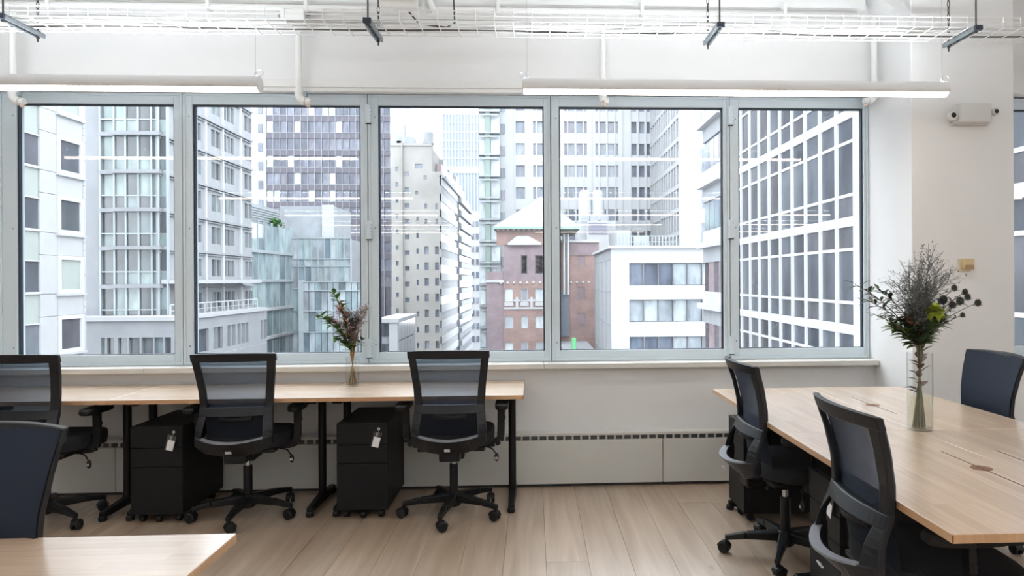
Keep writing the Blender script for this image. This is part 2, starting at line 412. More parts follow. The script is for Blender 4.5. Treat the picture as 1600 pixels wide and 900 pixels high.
# windows
GZ0, GZ1, FZ0, FZ1 = .924, 2.664, .850, 2.74
WIN = [(-3.655, -2.425, -3.545, -2.487), (-2.425, -1.155, -2.362, -1.208), (-1.155, .130, -1.085, .082), (.130, 1.418, .190, 1.374), (1.418, 2.442, 1.486, 2.407), (3.124, 5.6, 3.16, 5.5)]
names = ['aluminium window seen far left, white stone building behind it', 'aluminium window in front of the dark banded tower', 'aluminium window in front of the beige block and the green-roofed brick house',
         'aluminium window in front of the white tower and white low building', 'aluminium window in front of the white gridded glass facade', 'window at the right edge beyond the column']
for i, (a, b, g0, g1) in enumerate(WIN):
    w = thing('window_%d' % (i + 1), names[i], None, ((a + b) / 2, 4.80, FZ0), kind='structure')
    e = .0025
    fr = MB()
    ya, yb = 4.80, 4.88
    fr.box((a + e, ya, FZ0), (g0, yb, FZ1)).box((g1, ya, FZ0), (b - e, yb, FZ1)).box((g0, ya, FZ0), (g1, yb, GZ0)).box((g0, ya, GZ1), (g1, yb, FZ1))
    # raised outer lip and inner bead
    lip = .018
    fr.box((a + e, ya - .010, FZ0), (a + lip, ya, FZ1)).box((b - lip, ya - .010, FZ0), (b - e, ya, FZ1))
    fr.box((a + lip, ya - .010, FZ0), (b - lip, ya, FZ0 + .022)).box((a + lip, ya - .010, FZ1 - .02), (b - lip, ya, FZ1))
    fr.build('window_frame', M_ALU, w, bevel=.003, world=True)
    gk = MB(); t = .009
    gk.box((g0, 4.815, GZ0), (g0 + t, 4.845, GZ1)).box((g1 - t, 4.815, GZ0), (g1, 4.845, GZ1)).box((g0 + t, 4.815, GZ1 - t), (g1 - t, 4.845, GZ1)).box((g0 + t, 4.815, GZ0), (g1 - t, 4.845, GZ0 + .004))
    gk.build('gasket', M_GASKET, w, world=True)
    MB().box((g0 + .002, 4.832, GZ0 + .002), (g1 - .002, 4.838, GZ1 - .002)).build('pane', M_GLASS, w, world=True)
    MB().box((a - .002, 4.815, FZ0), (a + .002, 4.875, FZ1)).build('joint_seal', M_GASKET, w, world=True)
    for zz in (.98, 1.8, 2.58):
        MB().lathe([(.0055, 0), (.004, -.003)], (g0 - .022, 4.7995, zz), 10, 'y').build('screw', M_STRUT, w, world=True)
    if i in (2, 4):
        for zz in (.955, 1.785, 2.60):
            h = MB().box((a - .012, 4.772, zz - .066), (a + .022, 4.80, zz + .066)).build('hinge', M_ALU, w, bevel=.004, world=True)
            kn = MB()
            for q in range(5): kn.lathe([(.010, -.010), (.010, .010)], (a + .022, 4.781, zz - .05 + q * .025), 10)
            o = kn.build('hinge_knuckle', M_ALU, h); o.location = -w.location
            MB().box((a - .012, 4.773, zz - .0705), (a + .024, 4.80, zz - .066)).build('hinge_cap', M_GASKET, h).location = -w.location

# convector cover along the foot of the window wall
bb = structure('baseboard_back', MB().box((X0, 4.665, 0), (PX0, YW, .335)), mat('dark_recess_metal', (.05, .05, .052), .7), 'beige metal heater cover with a slotted grille below the windows')
jx = atY(1036, 720, 4.64).x; step = 1.845
xs = sorted([jx - step * q for q in range(5)] + [PX0 - .002])
xs[0] = X0
for a, b in zip(xs[:-1], xs[1:]):
    MB().box((a + .002, 4.64, .022), (b - .002, 4.664, .322)).build('cover_panel', M_COVER, bb, bevel=.004)
MB().box((X0, 4.635, .353), (PX0, YW, .372)).build('top_rail', M_COVER, bb, bevel=.003)
MB().box((X0, 4.66, .324), (PX0, 4.665, .353)).build('grille_back', mat('grey_grille', (.12, .125, .13), .6), bb)
x = -3.95
while x < PX0 - .03:
    piece('grille_bar', (x, 4.642, .324), (x + .012, 4.662, .353), M_COVER, bb, world=False); x += .0585
structure('baseboard_right', MB().box((PX0 + .001, PY - .012, 0), (PX1, PY, .1)), M_TRIMW, bevel=.003)

# ------------------------------------------------------------------ pendant lamps
PZ, PR = 2.513, .044
def arc_profile(a0, a1, r, n):
    return [(r * math.cos(math.radians(a0 + (a1 - a0) * q / n)), r * math.sin(math.radians(a0 + (a1 - a0) * q / n))) for q in range(n + 1)]
def pendant(x0, x1, y, label, group):
    t = thing('pendant_lamp', label, 'lamp', ((x0 + x1) / 2, y, PZ - PR), group=group)
    h = (x1 - x0) / 2
    def extr(prof, hx, closed):
        mb = MB(); n = len(prof)
        for xx in (-hx, hx):
            mb.v += [Vector((xx, p[0], p[1] + PR)) for p in prof]
        rng = n if closed else n - 1
        for q in range(rng): mb.f.append((q, (q + 1) % n, n + (q + 1) % n, n + q))
        if closed: mb.f += [tuple(reversed(range(n))), tuple(range(n, 2 * n))]
        return mb
    smooth_by_angle(extr(arc_profile(-32, 66, PR, 10) + arc_profile(114, 212, PR, 10), h, True).build('lamp_body', M_PEND, t))
    smooth_by_angle(extr(arc_profile(212, 328, PR - .001, 10), h - .004, True).build('diffuser', M_LITE, t))
    smooth_by_angle(extr(arc_profile(66, 114, PR - .001, 6), h - .004, True).build('added_uplight', M_ADDED_UPLITE, t))  # unseen glowing slot added to throw fill light at the ceiling
    for s in (-1, 1):
        smooth_by_angle(MB().lathe([(PR * .8, -.005), (PR + .001, -.003), (PR + .001, .003), (PR * .8, .005)], (s * (h + .003), 0, PR), 24, 'x').build('end_cap', M_PEND, t))
        xx = s * (h - .02)
        MB().tube([(xx, 0, 2 * PR), (xx, 0, ZC - PZ + PR)], .0014, 6).build('suspension_wire', M_CHROME, t)
        MB().lathe([(.006, 0), (.006, .018), (.003, .028)], (xx, 0, 2 * PR - .003), 10).build('wire_gripper', M_CHROME, t)
        pts = [(xx + s * .022 + .02 * math.cos(q) * (1 if s > 0 else .9), .006 * math.sin(q * .5), 2 * PR + .02 + .017 * math.sin(q)) for q in [2 * math.pi * j / 18 for j in range(18)]]
        MB().tube(pts, .0016, 5, True).build('spare_wire_loop', M_CHROME, t)
    return t
pl0 = atY(405, 140, 3.78).x; pr0 = atY(818, 140, 3.78).x; pr1 = atY(1477, 140, 3.78).x
pendant(pl0 - 2.44, pl0, 3.78, 'white tube pendant lamp hanging at upper left before the windows', 'linear pendant lamps')
pendant(pr0, pr1, 3.78, 'white tube pendant lamp hanging from the middle towards the column', 'linear pendant lamps')
for r, y in enumerate((.93, -1.35, -3.3, -5.3)):
    for x in (-3.97, .05, 4.1):
        pendant(x, x + 2.44, y, 'white tube pendant lamp behind the viewer, %s row, %s, reflected in the glass' % (('first', 'second', 'third', 'last')[r], {-3.97: 'left', .05: 'middle', 4.1: 'right'}[x]), 'pendant lamps reflected in the glass')

# ------------------------------------------------------------------ cable tray and what hangs from the ceiling
TZ, TY0, TY1 = 2.905, 3.86, 4.10
tray = thing('cable_tray', 'white wire basket cable tray running along the ceiling before the windows', 'cable tray', (0, (TY0 + TY1) / 2, TZ))
for yy, zz in [(TY0, .058), (TY0, .030), (TY0, 0), (TY0 + .06, 0), (TY0 + .12, 0), (TY0 + .18, 0), (TY1, 0), (TY1, .030), (TY1, .058)]:
    MB().tube([(-5.6, yy, TZ + zz), (6.3, yy, TZ + zz)], .0034, 6).build('long_wire', M_TRIMW, tray, world=True)
cw = MB().tube([(0, TY0 - .003, .062), (0, TY0 - .003, 0 - .004), (0, TY1 + .003, -.004), (0, TY1 + .003, .062)], .0032, 5).build('cross_wire', M_TRIMW, tray)
cw.location = (-4.6, -(TY0 + TY1) / 2, 0)
for q in range(1, 98):
    c = cw.copy(); COL.objects.link(c); c.location.x = -4.6 + q * .107
for q, (yy, mm) in enumerate([(3.895, 'grey_data_cable'), (3.94, 'white_data_cable'), (3.99, 'white_data_cable'), (4.045, 'dark_data_cable')]):
    mmat = mat(mm, {'grey_data_cable': (.25, .24, .23), 'white_data_cable': (.7, .7, .69), 'dark_data_cable': (.12, .11, .1)}[mm], .6)
    pts = [(-5.5 + j * .2, yy + .016 * math.sin(j * .7 + q * 2), TZ + .008 + .006 * abs(math.sin(j * .53 + q))) for j in range(60)]
    tag(MB().tube(pts, .0045 + .001 * (q % 2), 6).build('data_cable', mmat), ['thin grey cable lying along the near side of the ceiling tray', 'white cable lying second from the near side of the ceiling tray', 'white cable lying third from the near side of the ceiling tray', 'thin dark cable lying along the far side of the ceiling tray'][q], 'cable', 'cables in the ceiling tray')
# white duct pipe run and its clips on the beam
cp = thing('conduit_pipe', 'white conduit pipe clipped along the beam above the windows', 'pipe', (0, 4.56, 3.30))
MB().tube([(-6, 4.555, 3.245), (PX0 - .2, 4.555, 3.245)], .022, 10).build('pipe', M_TRIMW, cp, world=True, smooth=True)
for u in (75, 325, 478, 662, 778, 1003, 1226):
    p = atY(u, 14, 4.54)
    MB().box((p.x - .012, 4.525, 3.215), (p.x + .012, 4.588, 3.31)).build('pipe_clip', M_TRIMW, cp, bevel=.003, world=True)

def strut(un, vn, uf, vf, label):
    zs = 2.896
    pn = atY(un, vn, 3.82); xx = (pn.x + atY(uf, vf, 4.12).x) / 2
    t = thing('strut_hanger', label, 'hanger', (xx, 3.97, zs), group='strut hangers under the cable tray')
    ch = MB()
    ch.box((-.021, -.155, -.003), (.021, .155, 0)).box((-.021, -.155, -.024), (-.018, .155, 0)).box((.018, -.155, -.024), (.021, .155, 0)).box((-.018, -.155, -.024), (-.010, .155, -.021)).box((.010, -.155, -.024), (.018, .155, -.021))
    ch.build('channel', M_STRUT, t)
    for yy in (-.09, -.02, .05, .11):
        MB().box((-.006, yy - .014, -.0245), (.006, yy + .014, -.02)).build('slot', M_ROD, t)
    MB().box((-.022, -.167, -.026), (.022, -.151, .002)).build('end_cap', M_GASKET, t)
    MB().tube([(0, -.138, -.035), (0, -.138, ZC - zs)], .0048, 8).build('threaded_rod', M_ROD, t)
    MB().tube([(0, .122, -.055), (0, .122, .03)], .0048, 8).build('threaded_rod', M_ROD, t)
    for yy, zz in ((-.138, .006), (-.138, -.030), (.122, .006), (.122, -.030)):
        MB().lathe([(.010, -.004), (.010, .004)], (0, yy, zz), 6).build('nut', M_ROD, t)
    cm = MB()
    for j in range(15):
        z0 = .08 + j * .040
        rx = j % 2
        pts = [((.007 * math.cos(a)) * (1 - rx), .122 + (.007 * math.cos(a)) * rx, z0 + .024 * math.sin(a)) for a in [2 * math.pi * q / 10 for q in range(10)]]
        cm.tube(pts, .0028, 5, True)
    cm.build('chain', M_ROD, t)
    return t
strut(5, 40, 62, 67, 'galvanised strut bracket with dark rod at the top left corner')
strut(573, 43, 594, 70, 'galvanised strut bracket with dark rod above the middle of the windows')
strut(1128, 52, 1102, 75, 'galvanised strut bracket with dark rod above the right pendant lamp')
strut(1525, 47, 1480, 75, 'galvanised strut bracket with dark rod in front of the column')

def sprinkler(u, vtop, side, label, stub=True):
    p = atY(u, 140, 4.60)
    t = thing('sprinkler_pipe', label, 'pipe', (p.x, 4.60, 2.60), group='sprinkler pipes on the window wall')
    zb = atY(u, 146, 4.60).z - 2.60
    zt = atY(u, vtop, 4.60).z - 2.60
    smooth_by_angle(MB().tube([(0, 0, zb), (0, 0, zt)], .021, 14).build('drop_pipe', M_TRIMW, t))
    el = [(0, 0, zb + .03), (0, 0, zb - .01), (side * .006, 0, zb - .028), (side * .02, 0, zb - .044), (side * .042, 0, zb - .052)]
    smooth_by_angle(MB().tube(el, .028, 14).build('elbow', M_TRIMW, t))
    smooth_by_angle(MB().lathe([(.021, 0), (.021, .034)], (side * .042 - (.034 if side < 0 else 0), 0, zb - .052), 12, 'x').build('collar', M_TRIMW, t))
    sp = MB().lathe([(.012, -.03), (.016, -.022), (.010, -.012), (.008, .02)], (side * .06, 0, zb - .06), 12)
    smooth_by_angle(sp.build('sprinkler_head', mat('sprinkler_cap', (.78, .62, .55), .5), t))
    MB().box((side * .045 - .008, -.012, zb - .02), (side * .045 + .008, .012, zb + .012)).build('bracket', M_STRUT, t)
    return t
sprinkler(20, 20, 1, 'white sprinkler pipe with elbow at the far left window corner')
t = sprinkler(467, 44, 1, 'white sprinkler pipe with elbow dropping between the two pendant lamps')
p = atY(462, 30, 4.58)
jb = thing('junction_box', 'white metal junction box above the sprinkler pipe', 'junction box', (p.x, 4.58, p.z))
MB().box((-.085, -.05, -.062), (.075, .05, .062)).build('box', M_TRIMW, jb, bevel=.004)
for dx, dz in ((-.088, .02), (.078, .03), (.078, -.005)):
    MB().lathe([(.014, 0), (.014, .02)], (dx - (.02 if dx < 0 else 0), -.01, dz), 10, 'x').build('cable_gland', M_STRUT, jb)
MB().box((-.06, -.053, -.045), (-.005, -.05, -.035)).build('label_strip', M_STRUT, jb)
sprinkler(942, 44, .15, 'white sprinkler pipe dropping behind the right pendant lamp')
sprinkler(1366, 30, -1, 'white sprinkler pipe with elbow beside the column')
# insulated pipe stub above
p = atY(620, 5, 4.45)
tag(smooth_by_angle(MB().tube([(p.x - .12, 4.45, p.z + .03), (p.x + .13, 4.45, p.z + .03)], .055, 16).build('insulated_pipe', mat('white_pipe_lagging', (.75, .74, .72), .9, bump=.4, bscale=30))), 'short lagged white pipe above the middle strut bracket', 'pipe')
p = atY(672, 8, 4.5)
tag(smooth_by_angle(MB().tube([(p.x - .03, 4.5, p.z + .1), (p.x, 4.5, p.z + .02), (p.x + .04, 4.5, p.z - .06)], .02, 10).build('bent_pipe', M_TRIMW)), 'white bent pipe end to the right of the lagged pipe', 'pipe')
p = atY(709, 15, 4.06)
tag(MB().tube([(p.x - .02, 4.06, ZC), (p.x, 4.06, p.z + .05), (p.x + .005, 4.06, p.z - .08), (p.x - .04, 4.04, p.z - .115), (p.x - .2, 4.03, p.z - .10), (p.x - .26, 4.03, p.z - .03)], .005, 6).build('loose_cable', M_ROD), 'dark loose cable drooping into the tray right of the middle bracket', 'cable')

# ------------------------------------------------------------------ fittings on the column
p = atY(1512, 180, PY)
em = thing('emergency_light', 'white emergency light box with two small lamps on the column', 'emergency light', (p.x, PY, p.z))
MB().box((-.105, -.075, -.062), (.112, 0, .062)).build('housing', M_GREYP, em, bevel=.012)
MB().box((-.118, -.03, -.07), (.118, 0, -.056)).build('base_lip', M_GREYP, em, bevel=.004)
for s, dz in ((-1, -.018), (1, .008)):
    h = smooth_by_angle(MB().lathe([(.012, 0), (.03, -.012), (.031, -.035), (.026, -.04)] if s < 0 else [(.010, 0), (.022, -.012), (.023, -.035), (.019, -.04)], (s * .14, -.035, dz), 16, 'y').build('lamp_head', M_GREYP, em))
    MB().lathe([(.017 if s < 0 else .014, -.0405), (.014, -.042)], (s * .14, -.035, dz), 14, 'y').build('lens', M_DARK, h)
    MB().bar((s * .105, -.03, dz + .01), (s * .13, -.035, dz), .02, .02).build('lamp_arm', M_GREYP, em)
p = atY(1507, 414, PY)
th = thing('thermostat', 'small beige sensor box on the column above the flowers', 'sensor', (p.x, PY, p.z))
MB().box((-.045, -.008, -.045), (.035, 0, .04)).build('back_plate', mat('cream_plate', (.72, .66, .52), .5), th, bevel=.002)
MB().box((-.028, -.045, -.03), (.038, -.008, .038)).build('cover', M_BEIGE, th, bevel=.004)
MB().box((-.024, -.0465, -.026), (.034, -.044, 0)).build('lower_grille', mat('brown_plastic', (.36, .25, .12), .6), th, bevel=.001)
# ------------------------------------------------------------------ desks
DW, DD, DH, DT = 1.22, .61, .735, .026
def desk(name, label, loc, rz, group, slit=True, legs='t', foot_l=True, foot_r=True):
    """desk with its front edge along local -Y, origin at the middle of the floor footprint"""
    t = thing(name, label, 'desk', loc, rz, group)
    top = MB().box((-DW / 2 + .001, -DD / 2 + .001, DH - DT), (DW / 2 - .001, DD / 2 - .001, DH)).build('desk_top', M_DESK, t, bevel=.002)
    for a, e in (((-DW / 2, -DD / 2, DH - DT + .001), (DW / 2, -DD / 2 + .002, DH - .0015)), ((-DW / 2, DD / 2 - .002, DH - DT + .001), (DW / 2, DD / 2, DH - .0015)),
                 ((-DW / 2, -DD / 2, DH - DT + .001), (-DW / 2 + .002, DD / 2, DH - .0015)), ((DW / 2 - .002, -DD / 2, DH - DT + .001), (DW / 2, DD / 2, DH - .0015))):
        MB().box(a, e).build('edge_band', M_EDGE, top)
    if slit:
        # cable flap cut near the rear edge: a thin slot with a round brass grommet
        MB().box((-.24, DD / 2 - .115, DH - .001), (.24, DD / 2 - .110, DH + .0006)).build('cable_slot', mat('dark_slot', (.07, .04, .025), .9), top)
        g = MB().lathe([(.0, .0002), (.034, .0002), (.036, .0012), (.036, -.004)], (.0, DD / 2 - .112, DH), 20, cap=False).build('grommet', mat('walnut_grommet', (.20, .09, .04), .5), top)
    if legs == 't':
        for s in (-1, 1):
            x = s * (DW / 2 - .08)
            smooth_by_angle(MB().tube([(x, .03, .045), (x, .03, DH - DT)], .0245, 14).build('leg', M_BLACK, t))
            ft = MB().bar((x, -DD / 2 + .075, .036), (x, .03, .047), .038, .038, .05, .052).bar((x, .03, .047), (x, DD / 2 - .05, .036), .05, .052, .038, .038).build('foot', M_BLACK, t, bevel=.008)
            for yy in (-DD / 2 + .085, DD / 2 - .06):
                MB().lathe([(.020, 0), (.024, .004), (.024, .022), (.018, .03)], (x, yy, 0), 14).build('glide', M_DARK, ft)
            MB().box((x - .03, -.2, DH - DT - .03), (x + .03, .24, DH - DT)).build('top_bracket', M_BLACK, t, bevel=.003)
        MB().box((-DW / 2 + .1, .01, DH - DT - .045), (DW / 2 - .1, .05, DH - DT - .005)).build('cross_beam', M_BLACK, t)
    else:
        # splayed frame legs
        for s in (-1, 1):
            x = s * (DW / 2 - .075)
            MB().bar((x, -DD / 2 + .07, DH - DT), (x, -DD / 2 + .015, 0), .055, .035, .05, .03, up=(0, 1, 0)).build('leg', M_DGREY, t, bevel=.004)
            MB().bar((x, DD / 2 - .09, DH - DT), (x, DD / 2 - .09, 0), .05, .04, up=(0, 1, 0)).build('leg', M_BLACK, t, bevel=.004)
            MB().box((x - .025, -DD / 2 + .03, DH - DT - .035), (x + .025, DD / 2 - .02, DH - DT)).build('top_rail', M_BLACK, t, bevel=.003)
            MB().box((x - .018, -DD / 2 + .06, .10), (x + .018, DD / 2 - .08, .14)).build('stretcher', M_BLACK, t, bevel=.003)
        MB().box((-DW / 2 + .05, .06, DH - DT - .04), (DW / 2 - .05, .10, DH - DT)).build('cross_beam', M_BLACK, t)
    return t
XR, YF = -.061, 4.0726
for q, lb in enumerate(['wooden desk at the right end of the row under the windows', 'wooden desk in the middle of the row under the windows, flower vase beside it', 'wooden desk at the left end of the row, partly out of the picture']):
    desk('office_desk', lb, (XR - DW / 2 - q * DW, YF + DD / 2, 0), 0, 'desks under the windows', slit=False)
TX, TY_ = 1.130, 4.2135
for r, rlab in ((0, 'near the windows'), (1, 'near the viewer')):
    yy = TY_ - DW / 2 - r * DW
    desk('office_desk', 'wooden desk of the right table, aisle side, ' + rlab, (TX + DD / 2, yy, 0), -math.pi / 2, 'four desks pushed into one table', legs='t')
    desk('office_desk', 'wooden desk of the right table, column side, ' + rlab, (TX + DD * 1.5, yy, 0), math.pi / 2, 'four desks pushed into one table', legs='t')
desk('office_desk', 'wooden desk corner in the lower left foreground', (-.8214 - DW / 2, 1.9023 - DD / 2, 0), math.pi, None, slit=False, legs='t')

# ------------------------------------------------------------------ task chair
def interp(tab, z):
    if z <= tab[0][0]: return tab[0][1]
    for (a, p), (b, q) in zip(tab[:-1], tab[1:]):
        if z <= b: return p + (q - p) * (z - a) / (b - a)
    return tab[-1][1]
PROF = [(.41, -.18), (.45, -.285), (.50, -.318), (.54, -.315), (.59, -.285), (.64, -.240), (.68, -.208), (.72, -.195), (.80, -.203), (.90, -.230), (1.02, -.278)]
CURV = [(.42, .10), (.55, .10), (.64, .05), (.72, .024), (.85, .03), (1.02, .042)]
HALF = [(.43, .12), (.46, .185), (.50, .214), (.56, .218), (.62, .210), (.70, .203), (.80, .210), (.90, .222), (1.02, .236)]
def back_pt(x, z, d=0): return Vector((x, interp(PROF, z) + interp(CURV, z) * (x / .22) ** 2 + d, z))
def strip(mb, outer, inner, th, mapf=back_pt, cap=True):
    n = len(outer); k = len(mb.v)
    for (o, i) in zip(outer, inner):
        mb.v += [mapf(o[0], o[1], -th / 2), mapf(i[0], i[1], -th / 2), mapf(i[0], i[1], th / 2), mapf(o[0], o[1], th / 2)]
    for j in range(n - 1):
        a, b = k + 4 * j, k + 4 * (j + 1)
        for q in range(4): mb.f.append((a + q, a + (q + 1) % 4, b + (q + 1) % 4, b + q))
    if cap: mb.f += [(k + 3, k + 2, k + 1, k), tuple(k + 4 * (n - 1) + q for q in range(4))]
    return mb
def lin(a, b, n): return [a + (b - a) * q / n for q in range(n + 1)]

def make_chair():
    t = thing('task_chair', 'x', 'chair')
    zs = lin(.475, 1.02, 22)
    fr = MB()
    for s in (-1, 1):
        strip(fr, [(s * interp(HALF, z), z) for z in zs], [(s * (interp(HALF, z) - (.044 if z > .66 else .05)), z) for z in zs], .024)
    xs = lin(-.236, .236, 16)
    strip(fr, [(x, 1.022 + .008 * (1 - (x / .236) ** 2)) for x in xs], [(x, .978) for x in xs], .026)
    fr.build('back_frame', M_DGREY, t, bevel=.005)
    xs = lin(-.205, .205, 16)
    strip(MB(), [(x, .705) for x in xs], [(x, .655) for x in xs], .026).build('lumbar_bar', M_DGREY, t, bevel=.005)
    xs = lin(-.214, .214, 20)
    lo = strip(MB(), [(x, .520 + .025 * (x / .214) ** 2) for x in xs], [(x, .415 + .075 * abs(x / .214) ** 1.8) for x in xs], .042).build('lower_back_loop', M_DGREY, t, bevel=.006)
    pale = mat('loop_highlight_grey', (.22, .23, .26), .4)
    strip(MB(), [(x, .5245 + .025 * (x / .214) ** 2) for x in lin(-.17, .17, 18)], [(x, .517 + .025 * (x / .214) ** 2) for x in lin(-.17, .17, 18)], .038).build('loop_highlight_strip', pale, lo)  # window highlight on the loop's top edge, painted as a pale grey strip
    for dz in (0, .009):
        p = back_pt(0, .462 + dz, -.0225)
        MB().box((-.016, p.y - .002, p.z - .0028), (.016, p.y + .004, p.z + .0028)).build('logo_mark', mat('silver_print', (.55, .56, .58), .4), lo)
    # mesh
    net = MB(); nx, nz = 12, 12
    zz = lin(.695, 1.019, nz)
    for z in zz:
        w = interp(HALF, z) - .003
        for x in lin(-w, w, nx): net.v.append(back_pt(x, z, .0155))
    for i in range(nz):
        for j in range(nx):
            a = i * (nx + 1) + j; net.f.append((a, a + 1, a + nx + 2, a + nx + 1))
    net.build('back_mesh', M_NET, t, smooth=True)
    low = MB(); zz = lin(.47, .70, 8)
    for z in zz:
        w = interp(HALF, max(z, .6)) - .03
        f = (z - .47) / .23
        for x in lin(-w, w, nx): low.v.append(Vector((x, -.15 - .03 * f + .03 * (x / .22) ** 2, z)))
    for i in range(8):
        for j in range(nx):
            a = i * (nx + 1) + j; low.f.append((a, a + 1, a + nx + 2, a + nx + 1))
    low.build('lower_back_mesh', M_NET2, t, smooth=True)
    strip(MB(), [(x, .648) for x in lin(-.095, .095, 8)], [(x, .625) for x in lin(-.095, .095, 8)], .02, lambda x, z, d: Vector((x, -.222 + .03 * (x / .1) ** 2 + d, z))).build('lumbar_support', M_DARK, t, bevel=.006)
    # seat cushion, rounded outline
    def outline(w, y0, y1, n=28, e=3.2):
        pts = []
        for q in range(n):
            a = 2 * math.pi * q / n; c, s = math.cos(a), math.sin(a)
            pts.append((w * abs(c) ** (2 / e) * (1 if c >= 0 else -1), (y0 + y1) / 2 + (y1 - y0) / 2 * abs(s) ** (2 / e) * (1 if s >= 0 else -1)))
        return pts
    st = MB(); levels = [(.435, .93), (.445, .985), (.47, 1.0), (.50, 1.0), (.515, .975), (.522, .9)]
    n = 28
    for z, sc in levels:
        for x, y in outline(.245, -.165, .31, n): st.v.append(Vector((x * sc, .07 + (y - .07) * sc, z - .012 * max(0, (y - .2) / .1))))
    for i in range(len(levels) - 1):
        for q in range(n): st.f.append((i * n + q, i * n + (q + 1) % n, (i + 1) * n + (q + 1) % n, (i + 1) * n + q))
    st.f += [tuple(reversed(range(n))), tuple(range((len(levels) - 1) * n, len(levels) * n))]
    smooth_by_angle(st.build('seat', M_FABRIC, t))
    MB().box((-.2, -.14, .415), (.2, .26, .437)).build('seat_pan', M_DARK, t, bevel=.008)
    MB().box((-.075, -.12, .365), (.075, .14, .418)).box((-.06, -.22, .375), (.06, -.1, .425)).build('tilt_mechanism', M_DARK, t, bevel=.008)
    # arms
    for s in (-1, 1):
        arm = MB()
        pts = [(s * .17, .02, .425), (s * .25, .02, .428), (s * .278, .02, .442), (s * .287, .02, .47), (s * .290, .015, .56), (s * .292, .01, .66)]
        for a, b in zip(pts[:-1], pts[1:]): arm.bar(a, b, .045, .024, up=(0, 1, 0))
        ao = arm.build('arm_post', M_DARK, t, bevel=.004)
        MB().lathe([(.010, 0), (.010, .012)], (s * .305 - (.012 if s < 0 else 0), .015, .585), 10, 'x').build('height_button', M_DARK, ao)
        pad = MB(); lv = [(.652, .9), (.660, 1), (.680, 1), (.688, .93)]
        for z, sc in lv:
            for x, y in outline(.042, -.13, .13, 20, 3.5): pad.v.append(Vector((s * .298 + x * sc, .0 + y * sc, z)))
        for i in range(3):
            for q in range(20): pad.f.append((i * 20 + q, i * 20 + (q + 1) % 20, (i + 1) * 20 + (q + 1) % 20, (i + 1) * 20 + q))
        pad.f += [tuple(reversed(range(20))), tuple(range(60, 80))]
        smooth_by_angle(pad.build('arm_pad', M_DARK, t))
    # column and base
    smooth_by_angle(MB().lathe([(.026, .09), (.026, .30), (.0255, .31)], (0, 0, 0), 18).build('gas_column', M_DARK, t))
    smooth_by_angle(MB().lathe([(.015, .30), (.015, .37)], (0, 0, 0), 14).build('piston', M_CHROME, t))
    base = smooth_by_angle(MB().lathe([(.036, .055), (.046, .065), (.048, .12), (.036, .135)], (0, 0, 0), 20).build('base_hub', M_DARK, t))
    lv = MB().tube([(.08, .02, .405), (.20, .0, .408), (.235, -.01, .400), (.255, -.015, .372)], .0045, 7).build('lever', M_DARK, t)
    smooth_by_angle(MB().ball((.262, -.018, .348), .018, 10, 6, (.8, .6, 1.5)).build('lever_knob', M_DARK, lv))
    MB().box((.253, -.031, .338), (.271, -.0275, .352)).build('lever_print', M_CHROME, lv)
    return t
def star_base(t, a0):
    """five legs with casters, turned by a0 degrees about the column"""
    for q in range(5):
        a = math.radians(a0 + 72 * q); c, s = math.cos(a), math.sin(a)
        lg = MB().bar((c * .03, s * .03, .107), (c * .20, s * .20, .098), .052, .05, .036, .036).bar((c * .20, s * .20, .098), (c * .305, s * .305, .082), .036, .036, .026, .026).build('base_leg', M_DARK, t, bevel=.006)
        cx, cy = c * .298, s * .298
        ca = a + .6 + q * .9
        w = Vector((math.cos(ca), math.sin(ca), 0)); off = Vector((-w.y, w.x, 0)) * .012
        cs = MB().tube([(cx, cy, .05), (cx, cy, .085)], .008, 10).build('caster', M_DARK, t)
        rot = Matrix.Rotation(ca, 3, 'Z')
        for sgn in (-1, 1):
            wh = MB(); n = 20
            c0 = Vector((cx, cy, .029)) + off
            for r, h in [(.020, .004), (.0285, .006), (.029, .010), (.029, .020), (.024, .025)]:
                for k in range(n):
                    b = 2 * math.pi * k / n
                    wh.v.append(c0 + w * (sgn * h) + Vector((-w.y, w.x, 0)) * (r * math.cos(b)) + Vector((0, 0, r * math.sin(b))))
            for i in range(4):
                for k in range(n): wh.f.append((i * n + k, i * n + (k + 1) % n, (i + 1) * n + (k + 1) % n, (i + 1) * n + k))
            wh.f += [tuple(reversed(range(n))), tuple(range(4 * n, 5 * n))]
            smooth_by_angle(wh.build('wheel', M_DARK, cs))
        hood = MB(); n = 10
        for k in range(n + 1):
            b = math.pi * (.05 + .9 * k / n)
            for r in (.031, .034):
                for h in (-.020, .020):
                    hood.v.append(Vector((cx, cy, .029)) + off + w * h + Vector((-w.y, w.x, 0)) * (r * math.cos(b)) + Vector((0, 0, r * math.sin(b))))
        for k in range(n):
            i, j = 4 * k, 4 * (k + 1)
            for x, y in ((0, 1), (1, 3), (3, 2), (2, 0)): hood.f.append((i + x, i + y, j + y, j + x))
        hood.f += [(0, 2, 3, 1), (4 * n, 4 * n + 1, 4 * n + 3, 4 * n + 2)]
        hood.build('caster_hood', M_DARK, cs)
proto = make_chair()
chairs = [
    ((-.49, 4.15), 0, -99, 'black mesh task chair facing the window desk at the right end of the row'),
    ((-1.745, 4.20), 4, -88, 'black mesh task chair between the two black pedestals at the window desks'),
    ((-2.905, 4.15), 0, -28, 'black mesh task chair at the left end of the window desks'),
    ((1.295, 3.425), -89.5, -118, 'black mesh task chair on the aisle side of the right table, nearer the windows'),
    ((1.288, 2.25), -90.5, -70, 'black mesh task chair in the right foreground, back turned, beside the table end'),
    ((2.345, 3.645), 90, 10, 'black mesh task chair behind the right table by the column, navy backrest towards the table'),
    ((-1.565, 1.745), 176, 0, 'black mesh task chair in the left foreground, backrest rising behind the desk corner'),
]
